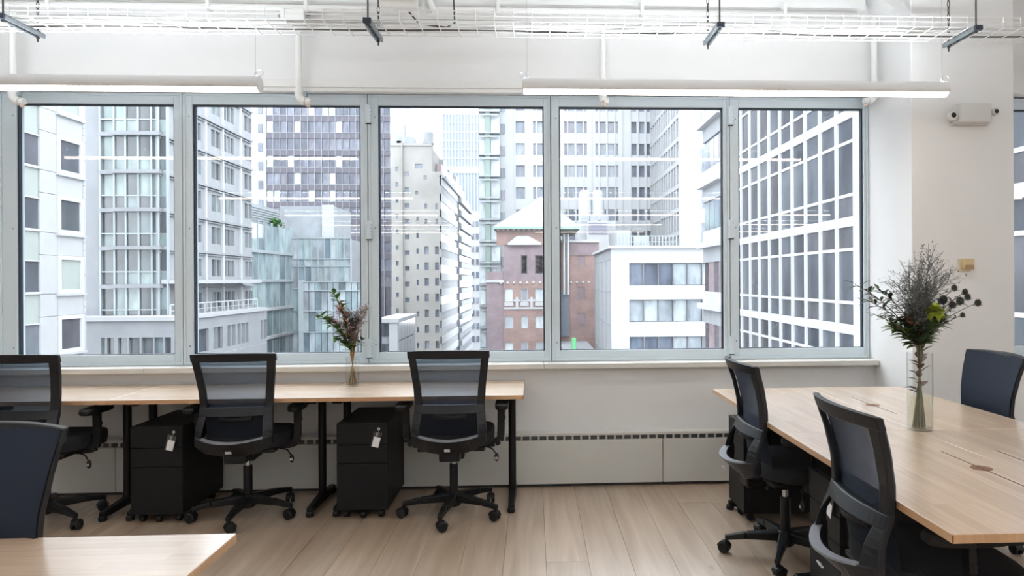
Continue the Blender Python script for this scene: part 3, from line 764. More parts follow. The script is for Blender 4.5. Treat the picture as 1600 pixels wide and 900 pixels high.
for i, ((x, y), rz, b0, lb) in enumerate(chairs):
    o = proto if i == 0 else copy_tree(proto)
    o.location = (x, y, 0); o.rotation_euler.z = math.radians(rz); o['label'] = lb; o['group'] = 'black mesh task chairs'
    chairs[i] = (o, b0 - rz)
for o, b0 in chairs: star_base(o, b0)
for i, sc in ((1, .99), (3, .984), (4, .98), (5, .985)): chairs[i][0].scale.z = sc
for i in (5, 6):
    for ch in chairs[i][0].children:
        if ch.name.startswith('back_mesh'):
            ch.data = ch.data.copy(); ch.data.materials[0] = M_NETF

# ------------------------------------------------------------------ drawer pedestals
def pedestal(loc, rz, label, tagged=True, taglabel=None):
    """front faces local -Y; origin at the centre of the front bottom edge"""
    w, d, z0, z1 = .30, .52, .052, .575
    t = thing('drawer_pedestal', label, 'pedestal', (*loc, 0), rz, 'black drawer pedestals')
    MB().box((-w / 2, .022, z0), (w / 2, d, z1)).build('cabinet_body', M_PED, t, bevel=.003)
    zz = [z1, z1 - .128, z1 - .240, z0]
    for q in range(3):
        MB().box((-w / 2, 0, zz[q + 1] + .002), (w / 2, .020, zz[q] - (.002 if q else 0))).build('drawer_front', M_PED, t, bevel=.002)
    for sx_ in (-1, 1):
        for yy in (.05, d - .06):
            c = MB().box((sx_ * (w / 2 - .045) - .012, yy - .012, .03), (sx_ * (w / 2 - .045) + .012, yy + .012, z0)).build('caster', M_DARK, t)
            smooth_by_angle(MB().lathe([(.022, -.014), (.024, -.01), (.024, .01), (.022, .014)], (sx_ * (w / 2 - .045), yy, .024), 16, 'x').build('wheel', M_DARK, c))
    smooth_by_angle(MB().lathe([(.020, -.012), (.022, -.009), (.022, .009), (.020, .012)], (0, .03, .022), 16, 'x').build('anti_tip_wheel', M_DARK, t))
    lk = (w / 2 - .05, z1 - .035)
    MB().lathe([(.009, 0), (.009, -.004), (.006, -.006)], (lk[0], 0, lk[1]), 12, 'y').build('lock', M_CHROME, t)
    if tagged:
        co, si = math.cos(rz), math.sin(rz)
        p = Vector((loc[0] + lk[0] * co + .012 * si, loc[1] + lk[0] * si - .012 * co, lk[1]))
        g = thing('key_tag', taglabel, 'tag', p, rz, 'bagged key tags on the pedestals')
        R_ = Matrix.Rotation(math.radians(14), 3, 'Y')
        MB().tube([(0, .004, 0), (.004, 0, -.012), (0, -.002, -.02)], .0012, 5).build('wire', M_CHROME, g)
        MB().obox((-.012, -.001, -.062), (.052, .004, .095), R_).build('plastic_bag', M_BAG, g, bevel=.001)
        MB().obox((-.012, -.004, -.075), (.04, .0015, .06), R_).build('paper_label', M_TAG, g)
        MB().obox((-.007, -.0042, -.03), (.012, .003, .022), R_).build('key', M_STRUT, g)
pedestal((atY(245, 790, 4.09).x, 4.09), 0, 'black three-drawer pedestal under the middle window desk', True, 'white bagged key tag on the pedestal under the middle window desk')
pedestal((atY(566, 790, 4.09).x, 4.09), 0, 'black three-drawer pedestal under the right-hand window desk, beside the chair', True, 'white bagged key tag on the pedestal under the right-hand window desk')
pedestal((1.225, 4.04), -math.pi / 2, 'black drawer pedestal under the far end of the right table', False)
pedestal((1.245, 2.845), -math.pi / 2, 'black drawer pedestal under the right table behind the foreground chair', True, 'white bagged key tag on the pedestal behind the foreground chair')

# ------------------------------------------------------------------ vases and flowers
def vase(base, r, h, water, label):
    t = thing('glass_vase', label, 'vase', base)
    th = .003
    smooth_by_angle(MB().lathe([(.001, 0), (r - .002, 0), (r, .003), (r, h), (r - th, h), (r - th, .012), (.001, .012)], (0, 0, 0), 32, cap=False).build('glass_cylinder', M_VASE, t))
    smooth_by_angle(MB().lathe([(r - th - .0004, .0125), (r - th - .0004, water), (.0005, water)], (0, 0, 0), 28).build('water', M_WATER, t))
    return t
G1 = mat('leaf_green', (.095, .20, .04), .5, var=.35, vscale=60)
G2 = mat('dark_leaf_green', (.035, .07, .03), .45, var=.4, vscale=60)
G3 = mat('grey_green_spray', (.20, .215, .21), .8, var=.3, vscale=80)
G4 = mat('lime_bloom', (.36, .44, .04), .6, var=.25, vscale=90)
BR = mat('brown_stem', (.13, .075, .03), .7, var=.3, vscale=80)
RB = mat('rust_leaf', (.10, .045, .02), .6, var=.3, vscale=60)
PK = mat('pink_bloom', (.50, .24, .24), .7, var=.25, vscale=80)
LV = mat('lilac_seed_head', (.33, .27, .28), .8, var=.3, vscale=90)
TH = mat('thistle_head', (.055, .055, .058), .8, bump=.8, bscale=250, var=.4, vscale=150)
def leaf(mb, p, d, L, Wd, up=Vector((0, 0, 1)), fold=.15):
    d = d.normalized(); s = d.cross(up)
    if s.length < 1e-3: s = Vector((1, 0, 0))
    s.normalize(); n = s.cross(d)
    pts = []
    k = len(mb.v)
    for f, w in ((0, .05), (.25, .8), (.5, 1), (.75, .7), (1, .03)):
        c = p + d * (L * f) - n * (L * .25 * f * f)
        mb.v += [c - s * (Wd / 2 * w) + n * (Wd * fold * w), c, c + s * (Wd / 2 * w) + n * (Wd * fold * w)]
    for i in range(4):
        a = k + 3 * i
        mb.f += [(a, a + 1, a + 4, a + 3), (a + 1, a + 2, a + 5, a + 4)]
def curve3(p0, p1, p2, n=10):
    return [p0 * (1 - t) ** 2 + p1 * (2 * t * (1 - t)) + p2 * t * t for t in [q / n for q in range(n + 1)]]
def rnd(a): return random.uniform(-a, a)
def stem_thing(name, label, group, pts, r, smat=None):
    t = thing(name, label, 'flower', pts[0], group=group)
    MB().tube([p - pts[0] for p in pts], r, 6, r2=r * .6).build('stem', smat or BR, t)
    return t
def kind_stuff(mb, name, m_, t):
    o = mb.build(name, m_, t, smooth=True); o['kind'] = 'stuff'; return o
def leafy(name, label, group, pts, r, n, L, Wd, m_, f0=.3, spread=1.0, smat=None):
    t = stem_thing(name, label, group, pts, r, smat)
    mb = MB(); N = len(pts) - 1
    for q in range(n):
        f = f0 + (1 - f0) * (q + .5) / n; i = min(N - 1, int(f * N)); p = pts[i].lerp(pts[i + 1], f * N - i) - pts[0]
        d = (pts[i + 1] - pts[i]).normalized(); a = random.uniform(0, 6.283)
        side = Vector((math.cos(a), math.sin(a) * .7, rnd(.5) + .1))
        leaf(mb, p, d * .55 + side * spread, L * random.uniform(.75, 1.2), Wd * random.uniform(.8, 1.2))
    kind_stuff(mb, 'leaves', m_, t); return t
def spray(name, label, group, pts, r, n, size, m_, smat, tw=.07):
    """airy branching spray: many twigs with tiny florets"""
    t = stem_thing(name, label, group, pts, r, smat)
    tw_m, fl = MB(), MB(); N = len(pts) - 1
    for q in range(n):
        f = .42 + .58 * (q + .5) / n; i = min(N - 1, int(f * N)); p = pts[i].lerp(pts[i + 1], f * N - i) - pts[0]
        d = (pts[i + 1] - pts[i]).normalized()
        e = p + (d + Vector((rnd(1), rnd(1), rnd(.4)))).normalized() * tw * random.uniform(.6, 1.3)
        tw_m.tube([p, (p + e) / 2 + Vector((rnd(.004), rnd(.004), .004)), e], .0009, 4)
        for z in range(6):
            c = p.lerp(e, random.uniform(.35, 1.05)) + Vector((rnd(.012), rnd(.012), rnd(.012)))
            leaf(fl, c, Vector((rnd(1), rnd(1), random.random())), size * random.uniform(.7, 1.5), size * .5)
    kind_stuff(tw_m, 'twigs', smat, t); kind_stuff(fl, 'florets', m_, t); return t

# bouquet on the window desks
vb = atZ(551, 603, DH); vb.z = DH
vase(vb, .043, .195, .085, 'small clear glass vase on the window desks')
def A(u, v, dy=0): return atY(u, v, vb.y + dy)
gp = 'stems in the small vase on the window desks'
def inn(k, R=.028, z=.014):
    a = k * 2.4; R *= .55 + .45 * ((k * .618) % 1); return vb + Vector((R * math.cos(a), R * math.sin(a), z))
def cur(k, u, v, dy=0, bend=.35, nb=vb, R=.028, H_=.19):
    p0 = inn(k, R) if nb is vb else nb + Vector((R * (.5 + .5 * ((k * .618) % 1)) * math.cos(k * 2.4), R * (.5 + .5 * ((k * .618) % 1)) * math.sin(k * 2.4), .014))
    p2 = (A(u, v, dy) if nb is vb else B_(u, v, dy))
    p1 = nb + Vector((-(p0 - nb).x * .5, -(p0 - nb).y * .5, H_ + .02)) + (p2 - nb) * Vector((0, 0, 0)).length
    lo = curve3(p0, (p0 + p1) / 2, p1, 4)
    hi = curve3(p1, p1 + Vector(((p2 - p1).x * .3, (p2 - p1).y * .3, (p2 - p1).z * .65)), p2, 9)
    return lo + hi[1:]
leafy('leafy_branch', 'tall green leafy branch in the small vase', gp, cur(0, 522, 458, .02), .004, 52, .06, .036, G1, .42)
leafy('leafy_branch', 'green leafy branch leaning far left in the small vase', gp, cur(1, 497, 492, -.02), .004, 52, .06, .036, G1, .40)
leafy('leafy_branch', 'short green leafy branch at the left rim of the small vase', gp, cur(2, 520, 528, -.05), .0025, 26, .055, .032, G1, .4)
leafy('leafy_branch', 'short green leafy branch at the right rim of the small vase', gp, cur(3, 569, 530, .03), .0025, 12, .05, .026, G2, .45)
spray('pink_flower_stem', 'pink blossom spray in the middle of the small vase', gp, cur(4, 530, 484, -.03), .0022, 40, .02, PK, BR, .05)
spray('pink_flower_stem', 'pink blossom spray leaning left in the small vase', gp, cur(5, 519, 500, .0), .0022, 44, .02, PK, BR, .05)
for q, (u, v, side) in enumerate([(545, 488, 'beside the pink blossom'), (556, 490, 'in the centre right'), (566, 484, 'leaning right'), (574, 482, 'leaning farthest right'), (550, 500, 'low in the centre'), (562, 500, 'low at the right')]):
    spray('dried_grass_stem', 'lilac-brown dried seed stem %s in the small vase' % side, gp, cur(6 + q, u, v, rnd(.04)), .0036, 44, .015, LV, mat('straw_stem', (.30, .17, .05), .7), .032)

# bouquet on the right table
vc = atZ(1437.5, 671, DH); vc.z = DH
vase(vc, .0545, .352, .16, 'tall clear glass vase on the right table')
def B_(u, v, dy=0): return atY(u, v, vc.y + dy)
gp = 'stems in the tall vase on the right table'
def cv(k, u, v, dy=0): return cur(k, u, v, dy, nb=vc, R=.036, H_=.35)
leafy('eucalyptus_branch', 'dark eucalyptus branch reaching far left in the tall vase', gp, cv(0, 1336, 444, -.05), .003, 44, .06, .018, G2, .36, 1.3)
leafy('eucalyptus_branch', 'dark eucalyptus branch arching left in the tall vase', gp, cv(1, 1352, 468, .06), .003, 44, .06, .018, G2, .36, 1.3)
leafy('eucalyptus_branch', 'dark eucalyptus branch rising at the left in the tall vase', gp, cv(22, 1372, 452, .02), .003, 40, .05, .017, G2, .42)
leafy('eucalyptus_branch', 'dark eucalyptus branch drooping left in the tall vase', gp, cv(2, 1368, 492, -.1), .003, 36, .045, .015, G2, .45)
leafy('leafy_branch', 'broad green leaves at the left rim of the tall vase', gp, cv(3, 1394, 512, .02), .003, 34, .07, .036, G1, .36)
leafy('leafy_branch', 'rust-brown foliage stem in the middle of the tall vase', gp, cv(4, 1415, 500, -.04), .003, 44, .055, .03, RB, .12, .9)
leafy('leafy_branch', 'dark brown foliage stem standing in the water of the tall vase', gp, cv(23, 1430, 520, .02), .003, 40, .05, .028, RB, .10, .8)
leafy('leafy_branch', 'dark green filler foliage in the centre of the tall vase', gp, cv(24, 1432, 478, .03), .003, 80, .07, .03, G2, .34)
leafy('leafy_branch', 'dark green filler foliage leaning right in the tall vase', gp, cv(25, 1470, 500, -.02), .003, 56, .065, .028, mat('mid_leaf_green', (.08, .15, .04), .5, var=.3, vscale=60), .36)
leafy('leafy_branch', 'green foliage stem under the lime bloom in the tall vase', gp, cv(5, 1452, 492, .03), .003, 30, .065, .03, mat('mid_leaf_green', (.08, .15, .04), .5, var=.3, vscale=60), .40)
for q, (u, v, side) in enumerate([(1452, 408, 'tallest'), (1436, 425, 'left of the tallest'), (1418, 432, 'leaning left'), (1462, 432, 'leaning right'), (1404, 446, 'farthest left'), (1428, 455, 'low at the left'), (1448, 450, 'low in the middle'), (1474, 440, 'farthest right'), (1440, 470, 'lowest')]):
    spray('sea_lavender_stem', 'grey-green misty spray, %s, in the tall vase' % side, gp, cv(6 + q, u, v, rnd(.08)), .0022, 62, .012, G3, G3, .085)
t = stem_thing('lime_flower_stem', 'lime green bloom in the middle of the tall vase', gp, cv(12, 1461, 492, -.06), .003, G1)
c = B_(1461, 488, -.06) - t.location; mb = MB()
for q in range(60):
    d = Vector((rnd(1), rnd(1), rnd(.8) + .3)).normalized(); leaf(mb, c + d * .012, d, .034, .03)
kind_stuff(mb, 'petals', G4, t)
for q, (u, v, r, side) in enumerate([(1528, 473, .017, 'farthest right'), (1512, 464, .015, 'upper right pair, outer'), (1508, 456, .015, 'upper right pair, inner'), (1491, 450, .016, 'top of the thistles'), (1500, 470, .02, 'dark round head'), (1474, 468, .022, 'beside the lime bloom'), (1488, 476, .018, 'middle of the thistles'), (1504, 492, .012, 'small low head')]):
    pts = cv(13 + q, u, v, rnd(.06))
    t = stem_thing('thistle_stem', 'dark thistle, %s, in the tall vase' % side, gp, pts, .0024, mat('thistle_stem_green', (.07, .085, .05), .7))
    e = pts[-1] - pts[0]
    r *= .8
    MB().ball(e, r, 12, 8, (1, 1, 1.15)).build('flower_head', TH, t, smooth=True)
    mb = MB()
    for z in range(14):
        a = 2 * math.pi * z / 14; leaf(mb, e + Vector((0, 0, -r * .8)), Vector((math.cos(a), math.sin(a), .15 + rnd(.2))), r * 1.7, r * .35)
    for z in range(120):
        d = Vector((rnd(1), rnd(1), rnd(1))).normalized(); leaf(mb, e + d * r * .9, d, r * .6, r * .16)
    for z in range(16):
        f = random.uniform(.5, .97); i = min(len(pts) - 2, int(f * (len(pts) - 1))); p = pts[i] - pts[0]
        leaf(mb, p, Vector((rnd(1), rnd(1), rnd(.5) + .3)), .04, .009)
    kind_stuff(mb, 'bracts', mat('thistle_bract', (.06, .075, .05), .6, var=.3, vscale=60), t)
# ------------------------------------------------------------------ the city outside
ZG = -24.0
ALB = .70
tag(MB().box((-160, 8, ZG - 1), (160, 420, ZG)).build('street_ground', mat('asphalt', (.12, .12, .125), .9, var=.2, vscale=.5)), 'grey street far below the windows', kind='structure')
M_STONE = mat('white_stone_panel', (.43, .44, .455), .7, var=.04, vscale=1.5)
M_STONEJ = mat('grey_stone_joint', (.25, .26, .275), .9)
M_GREENP = mat('pale_green_spandrel', (.36, .40, .38), .5, var=.05, vscale=1)
M_WFRAME = mat('white_window_frame', (.55, .57, .59), .5)
M_SILV = mat('silver_mullion', (.40, .45, .48), .45, .2)
M_CONC = mat('pale_concrete', (.31, .325, .35), .8, var=.08, vscale=.6)
M_WHITE = mat('white_render_facade', (.47, .48, .50), .75, var=.03, vscale=.3)
M_BEIGEB = mat('beige_masonry', (.335, .325, .31), .85, var=.12, vscale=.25)
M_DBROWN = mat('dark_bronze_spandrel', (.065, .06, .085), .4, var=.15, vscale=.3)
M_PALEGL = mat('aqua_curtain_glass', (.48, .60, .62), .15, 0, .6, var=.2, vscale=.25)
M_ROOFG = mat('pale_copper_green_roof', (.24, .36, .30), .6, var=.08, vscale=.5)
M_DKWIN = pane_mat('dark_office_panes', [(.075, .08, .10), (.11, .115, .14), (.085, .095, .115), (.14, .155, .18), (.095, .10, .12)])
M_APT = pane_mat('apartment_panes', [(.11, .125, .14), (.15, .175, .19), (.25, .32, .32), (.09, .10, .115), (.30, .37, .37), (.13, .145, .16), (.21, .26, .275)])
M_TOWERP = pane_mat('tower_panes', [(.12, .13, .17), (.16, .17, .22), (.10, .11, .15), (.19, .20, .25), (.50, .53, .57), (.13, .135, .18), (.17, .165, .20), (.11, .12, .155)], .15, .25)
M_BLUEP = pane_mat('blue_grey_panes', [(.15, .18, .235), (.19, .22, .275), (.13, .15, .20), (.23, .26, .31), (.17, .175, .22)])
M_GRIDP = pane_mat('grid_facade_panes', [(.060, .068, .082), (.085, .095, .115), (.105, .12, .14), (.07, .08, .10), (.09, .092, .105)], .1, .3)
M_BLIND = pane_mat('blind_panes', [(.42, .47, .50), (.37, .42, .46), (.45, .50, .53), (.34, .38, .42)])
M_AQUAP = pane_mat('aqua_panes', [(.27, .36, .38), (.34, .43, .44), (.21, .28, .31), (.40, .46, .475), (.30, .38, .41), (.15, .20, .23)], .1)
M_BRICK = brick_mat('red_brick', (.265, .165, .15), (.32, .21, .195), (.36, .30, .28))
M_BRICKP = brick_mat('plum_brick', (.235, .175, .195), (.28, .215, .235), (.30, .27, .285))
M_METALB = mat('weathered_roof_metal', (.32, .345, .375), .6, var=.15, vscale=.8)

def bldg(name, label, x, y, cat='building', group='city buildings outside'):
    return thing(name, label, cat, (x, y, ZG), group=group)
def part(name, lo, hi, m_, parent): return MB().box(lo, hi).build(name, m_, parent, world=True)
def facade(parent, p0, ax, n, length, z0, z1, holes, depth, wmat, pmat, frame=None, wall_name='facade_wall', pick=None):
    """wall of real thickness with window openings; a pane sits back in every opening"""
    p0 = Vector((p0[0], p0[1], 0)); ax = Vector((*ax, 0)); n = Vector((*n, 0))
    def P(a, d, z): return p0 + ax * a - n * d + Vector((0, 0, z))
    As = sorted({0, length, *[round(h[0], 3) for h in holes], *[round(h[1], 3) for h in holes]})
    Zs = sorted({z0, z1, *[round(h[2], 3) for h in holes], *[round(h[3], 3) for h in holes]})
    hs = [tuple(round(q, 3) for q in h[:4]) for h in holes]
    occ = set()
    for h in hs:
        for i in range(len(As) - 1):
            if As[i] >= h[0] - 1e-6 and As[i + 1] <= h[1] + 1e-6:
                for j in range(len(Zs) - 1):
                    if Zs[j] >= h[2] - 1e-6 and Zs[j + 1] <= h[3] + 1e-6: occ.add((i, j))
    mb = MB()
    for j in range(len(Zs) - 1):
        i = 0
        while i < len(As) - 1:
            if (i, j) in occ: i += 1; continue
            k = i
            while k < len(As) - 1 and (k, j) not in occ: k += 1
            mb.add([P(As[i], 0, Zs[j]), P(As[k], 0, Zs[j]), P(As[k], 0, Zs[j + 1]), P(As[i], 0, Zs[j + 1])], [(0, 1, 2, 3)])
            i = k
    for h in hs:
        a, b, c, d = h
        f = [P(a, 0, c), P(b, 0, c), P(b, 0, d), P(a, 0, d), P(a, depth, c), P(b, depth, c), P(b, depth, d), P(a, depth, d)]
        mb.add(f, [(0, 1, 5, 4), (1, 2, 6, 5), (2, 3, 7, 6), (3, 0, 4, 7)])
    f = [P(0, 0, z0), P(length, 0, z0), P(length, 0, z1), P(0, 0, z1), P(0, depth, z0), P(length, depth, z0), P(length, depth, z1), P(0, depth, z1)]
    mb.add(f, [(0, 1, 5, 4), (1, 2, 6, 5), (2, 3, 7, 6), (3, 0, 4, 7)])
    wall = mb.build(wall_name, wmat, parent, world=True)
    for i, h in enumerate(hs):
        a, b, c, d = h
        pm = pick(i, h) if pick else pmat
        q0, q1 = P(a, depth, c), P(b, depth - .05, d)
        if frame:
            fw = frame[1]
            fm = MB()
            for (x0, x1, y0, y1) in ((a, a + fw, c, d), (b - fw, b, c, d), (a + fw, b - fw, c, c + fw), (a + fw, b - fw, d - fw, d)):
                fm.box(P(x0, depth, y0), P(x1, depth - .12, y1))
            w = fm.build('window', frame[0], parent, world=True)
            o = piece('pane', q0, q1, pm, parent); o.parent = w
        else: piece('window', q0, q1, pm, parent)
    return wall
def cols(p0axis, us, getter): return [getter(u) for u in us]

# --- white stone building at the far left (face runs away along +Y)
XA = -26.0
b = bldg('stone_building', 'white stone-panelled building with square windows seen far left', XA - 6, 34)
part('building_body', (-44, 26, ZG), (XA - .16, 40.5, 22), M_STONEJ, b)
yA = lambda u: atX(u, 437, XA).y
zt, zb = atX(111, 217, XA).z, atX(111, 275, XA).z
t1, b1 = atX(48, 209, XA).z, atX(48, 257, XA).z
edges = [26.0, yA(34), yA(63), yA(90), yA(130), 40.5]
PIT = 3.31
for k in range(-3, 4):
    o = k * PIT
    rows = [(zb + o, zt + o, True), (zt + o, zb + o + PIT, False)]
    for (z0, z1, win) in rows:
        for c in range(5):
            y0, y1 = edges[c] + .015, edges[c + 1] - .015
            if c == 1: continue
            if c == 3 and win:
                w = MB()
                fw = .22
                for (a, d, e, f) in ((y0, y0 + fw, z0, z1), (y1 - fw, y1, z0, z1), (y0 + fw, y1 - fw, z0, z0 + fw), (y0 + fw, y1 - fw, z1 - fw, z1)): w.box((XA - .1, a, e), (XA + .06, d, f))
                wo = w.build('window', M_WFRAME, b, world=True)
                piece('pane', (XA - .10, y0 + fw, z0 + fw), (XA - .05, y1 - fw, z1 - fw), M_DKWIN if (k + 5) % 3 else M_GREENP, b).parent = wo
                piece('window_sill', (XA - .1, y0 - .1, z0 - .12), (XA + .16, y1 + .1, z0), M_STONE, b)
                continue
            if c == 4:
                n = 2 if win else 3
                for q in range(n): piece('stone_panel', (XA - .16, y0, z0 + (z1 - z0) * q / n + .012), (XA, y1, z0 + (z1 - z0) * (q + 1) / n - .012), M_STONE, b)
            else: piece('stone_panel', (XA - .16, y0, z0 + .012), (XA, y1, z1 - .012), M_STONE, b)
    # recessed window bay with pale green spandrels
    y0, y1 = edges[1], edges[2]
    piece('spandrel_panel', (XA - .16, y0 + .02, t1 + o + .05), (XA - .08, y1 - .02, b1 + o + PIT - .12), M_GREENP, b)
    wo = MB().box((XA - .16, y0, b1 + o - .12), (XA + .05, y1, b1 + o)).box((XA - .16, y0, t1 + o), (XA + .0, y1, t1 + o + .06)).build('window', M_WFRAME, b, world=True)
    piece('pane', (XA - .16, y0, b1 + o), (XA - .10, y1, t1 + o), M_DKWIN, b).parent = wo

# --- apartment block: glass front at Y=60, long side running away, podium below
b = bldg('apartment_block', 'pale apartment block with glass balconies and a terrace podium, left of the dark tower', -36, 66)
XC, YB = -32.4, 60.0
xB = lambda u: atY(u, 437, YB).x
part('building_body', (-52, YB + .35, ZG), (XC - .3, 79, 27), M_CONC, b)
SL = [14.3 + 3.3 * k for k in range(-5, 4)]
ex = [xB(u) for u in (157, 179, 197, 217, 237.5, 262)] + [XC]
for s in SL:
    MB().box((ex[1], YB - .35, s - .2), (XC + .25, YB + .3, s + .12)).box((ex[0], YB - .1, s - .25), (ex[1], YB + .3, s + .1)).build('floor_slab', M_CONC, b, world=True)
    for c in range(6):
        for z0, z1 in ((s + .12, s + 1.16), (s + 1.24, s + 3.1)):
            piece('window_pane', (ex[c] + .05, YB + .1 + (.15 if c == 0 else 0), z0), (ex[c + 1] - .05, YB + .2 + (.15 if c == 0 else 0), z1), M_APT, b)
    piece('transom', (ex[0], YB, s + 1.15), (XC, YB + .22, s + 1.25), M_SILV, b)
for e in ex: piece('mullion', (e - .07, YB - .04, SL[0]), (e + .07, YB + .25, 27), M_SILV, b)
yC = lambda u: atX(u, 437, XC).y
holes = []
for s in SL:
    for u0, u1 in ((276, 288), (290, 299), (303, 308.5), (309.5, 315), (331, 337.5), (338.5, 345), (349, 354.5), (355.5, 360.5), (361.5, 366.5), (383, 388), (389, 394)):
        a0, a1 = yC(u0) - YB, yC(u1) - YB
        holes.append((a0, a1, s + .85, s + 2.55))
facade(b, (XC, YB + .02), (0, 1), (1, 0), 18.9, SL[0], 27, holes, .25, mat('pale_ribbed_cladding', (.33, .345, .37), .7, var=.07, vscale=.8), M_APT)
for s in SL:
    MB().box((XC, YB, s - .22), (XC + .35, 79, s - .02)).box((XC, YB, s - .42), (XC + .2, 79, s - .30)).build('ledge', M_CONC, b, world=True)
for u in (320, 347, 375):
    yy = yC(u); piece('pilaster', (XC - .05, yy - .15, SL[0]), (XC + .22, yy + .15, 27), M_WFRAME, b)
yP = lambda u: atX(u, 480, -30.0).y
part('podium_body', (-52, 58.3, ZG), (-30.3, 76.8, -1.55), M_CONC, b)
holes = [(yP(u0) - 58, yP(u1) - 58, -5.0, -2.9) for u0, u1 in ((291, 300), (304, 326), (333, 339), (340, 348), (355, 361), (362, 368), (371, 376), (377, 383), (384, 388), (407, 411), (412, 417))]
facade(b, (-30.01, 58.02), (0, 1), (1, 0), 18.9, ZG, -1.85, holes, .3, M_CONC, M_APT)
xP = lambda u: atY(u, 530, 58).x
holes = [(xP(u0) + 52, xP(u1) + 52, -5.4, -3.25) for u0, u1 in ((158, 166), (167, 178), (184, 199), (201, 218), (221, 239), (241, 255), (257, 267))]
facade(b, (-52, 58), (1, 0), (0, -1), 22, ZG, -1.85, holes, .3, M_CONC, M_APT)
MB().box((-52, 57.8, -1.85), (-29.8, 77.0, -1.5)).build('podium_coping', M_WHITE, b, world=True)
for q in range(16): piece('railing_post', (-30.75, 58.5 + q * 1.2, -1.5), (-30.65, 58.6 + q * 1.2, -.55), M_WFRAME, b)
MB().box((-30.75, 58.5, -.6), (-30.65, 76.6, -.5)).box((-30.73, 58.5, -1.1), (-30.67, 76.6, -1.05)).build('railing', M_WFRAME, b, world=True)
MB().box((-32.2, 60, 1.25), (-30.2, 76.5, 1.6)).build('white_bar', M_WHITE, b, world=True)  # plain white bar above the podium terrace

# --- pale slab tower and the dark banded tower behind
b = bldg('slab_tower', 'narrow white slab tower beside the dark banded tower', -70, 165)
x0, x1 = atY(380, 437, 160).x, atY(417, 437, 160).x
part('building_body', (x0, 160, ZG), (x1, 172, 60), M_WHITE, b)
for q in range(9): piece('window', (x0 + 3.6, 159.85, 20 + q * 4.4 - 6), (x0 + 4.6, 160.05, 22 + q * 4.4 - 6), M_BLUEP, b)

YD = 151.0
b = bldg('banded_tower', 'dark bronze office tower with horizontal window bands', -52, 158)
xd0, xd1 = atY(417, 437, YD).x, atY(611, 437, YD).x
part('building_body', (xd0, YD + .3, ZG), (xd1, YD + 26, 60), M_DBROWN, b)
zD = atY(490, 210, YD).z; FH = 3.8
NC = 18; cw_ = (xd1 - xd0) / NC
for k in range(-9, 6):
    z = zD + k * FH
    if k >= -5:
        for c in range(NC): piece('window', (xd0 + c * cw_ + .12, YD + .1, z + .45), (xd0 + (c + 1) * cw_ - .12, YD + .32, z + 2.9), M_TOWERP, b)
    else:
        piece('window_strip', (xd0 + .1, YD + .1, z + .45), (xd1 - .1, YD + .32, z + 2.9), M_TOWERP, b)
    MB().box((xd0, YD - .1, z + 2.9), (xd1 + .1, YD + .32, z + 4.05)).build('spandrel_band', M_DBROWN, b, world=True)
    MB().box((xd0, YD - .15, z + 4.1), (xd1 + .1, YD + .32, z + 4.2)).build('band_edge', M_METALB, b, world=True)
for c in range(NC + 1): piece('mullion', (xd0 + c * cw_ - .05, YD - .12, ZG), (xd0 + c * cw_ + .05, YD + .3, 60), M_METALB, b)

# --- aqua glass building stepping down in front of the dark tower
b = bldg('glass_building', 'aqua glass building with stepped roof and rooftop greenery', -30, 90)
XE = -32.6
yE = lambda u: atX(u, 437, XE).y
ye0, ye1 = 79.3, yE(456)
ztop = 8.4
part('building_body', (-50, ye0, ZG), (XE - .25, ye1, ztop - .2), M_CONC, b)
fl = [ztop - .1 - 3.5 * k for k in range(8)]
nb = 6
for k in range(len(fl) - 1):
    for c in range(nb):
        y0, y1 = ye0 + (ye1 - ye0) * c / nb, ye0 + (ye1 - ye0) * (c + 1) / nb
        piece('glass_panel', (XE - .2, y0 + .05, fl[k + 1] + .35), (XE - .05, y1 - .05, fl[k]), M_AQUAP, b)
    MB().box((XE - .25, ye0, fl[k + 1]), (XE + .25, ye1, fl[k + 1] + .35)).build('floor_slab', M_WHITE if k in (2, 3, 4) else M_SILV, b, world=True)
for c in range(nb + 1):
    yy = ye0 + (ye1 - ye0) * c / nb; piece('mullion', (XE - .2, yy - .05, ZG), (XE + .05, yy + .05, ztop + .3), M_SILV, b)
YE = ye1
xe1 = atY(548, 437, YE).x
part('right_wing_body', (XE - .2, YE + .3, ZG), (xe1, YE + 16, 7.0), M_CONC, b)
zz = [7.2, 4.4, 3.4, .4, -2.6, -5.6, -8.6, -11.6]
nb = 9
for k in range(len(zz) - 1):
    for c in range(nb):
        x0, x1 = XE + (xe1 - XE) * c / nb, XE + (xe1 - XE) * (c + 1) / nb
        piece('glass_panel', (x0 + .04, YE + .1, zz[k + 1] + .06), (x1 - .04, YE + .3, zz[k] - .06), M_AQUAP if random.random() < .6 else M_BLIND, b)
    MB().box((XE, YE - .05, zz[k] - .07), (xe1, YE + .3, zz[k] + .07)).build('transom', M_SILV, b, world=True)
for c in range(nb + 1):
    xx = XE + (xe1 - XE) * c / nb; piece('mullion', (xx - .06, YE - .05, ZG), (xx + .06, YE + .3, 7.3), M_SILV, b)
YE3 = 84.0
xa, xb_ = atY(473, 480, YE3).x, atY(568, 480, YE3).x
zt3 = atY(520, 440, YE3).z
part('front_wing_body', (xa, YE3 + .3, ZG), (xb_, 89.5, zt3 - .1), M_CONC, b)
zz = [zt3, zt3 - 1.1, zt3 - 3.6, zt3 - 6.2, zt3 - 9.5]; nb = 10
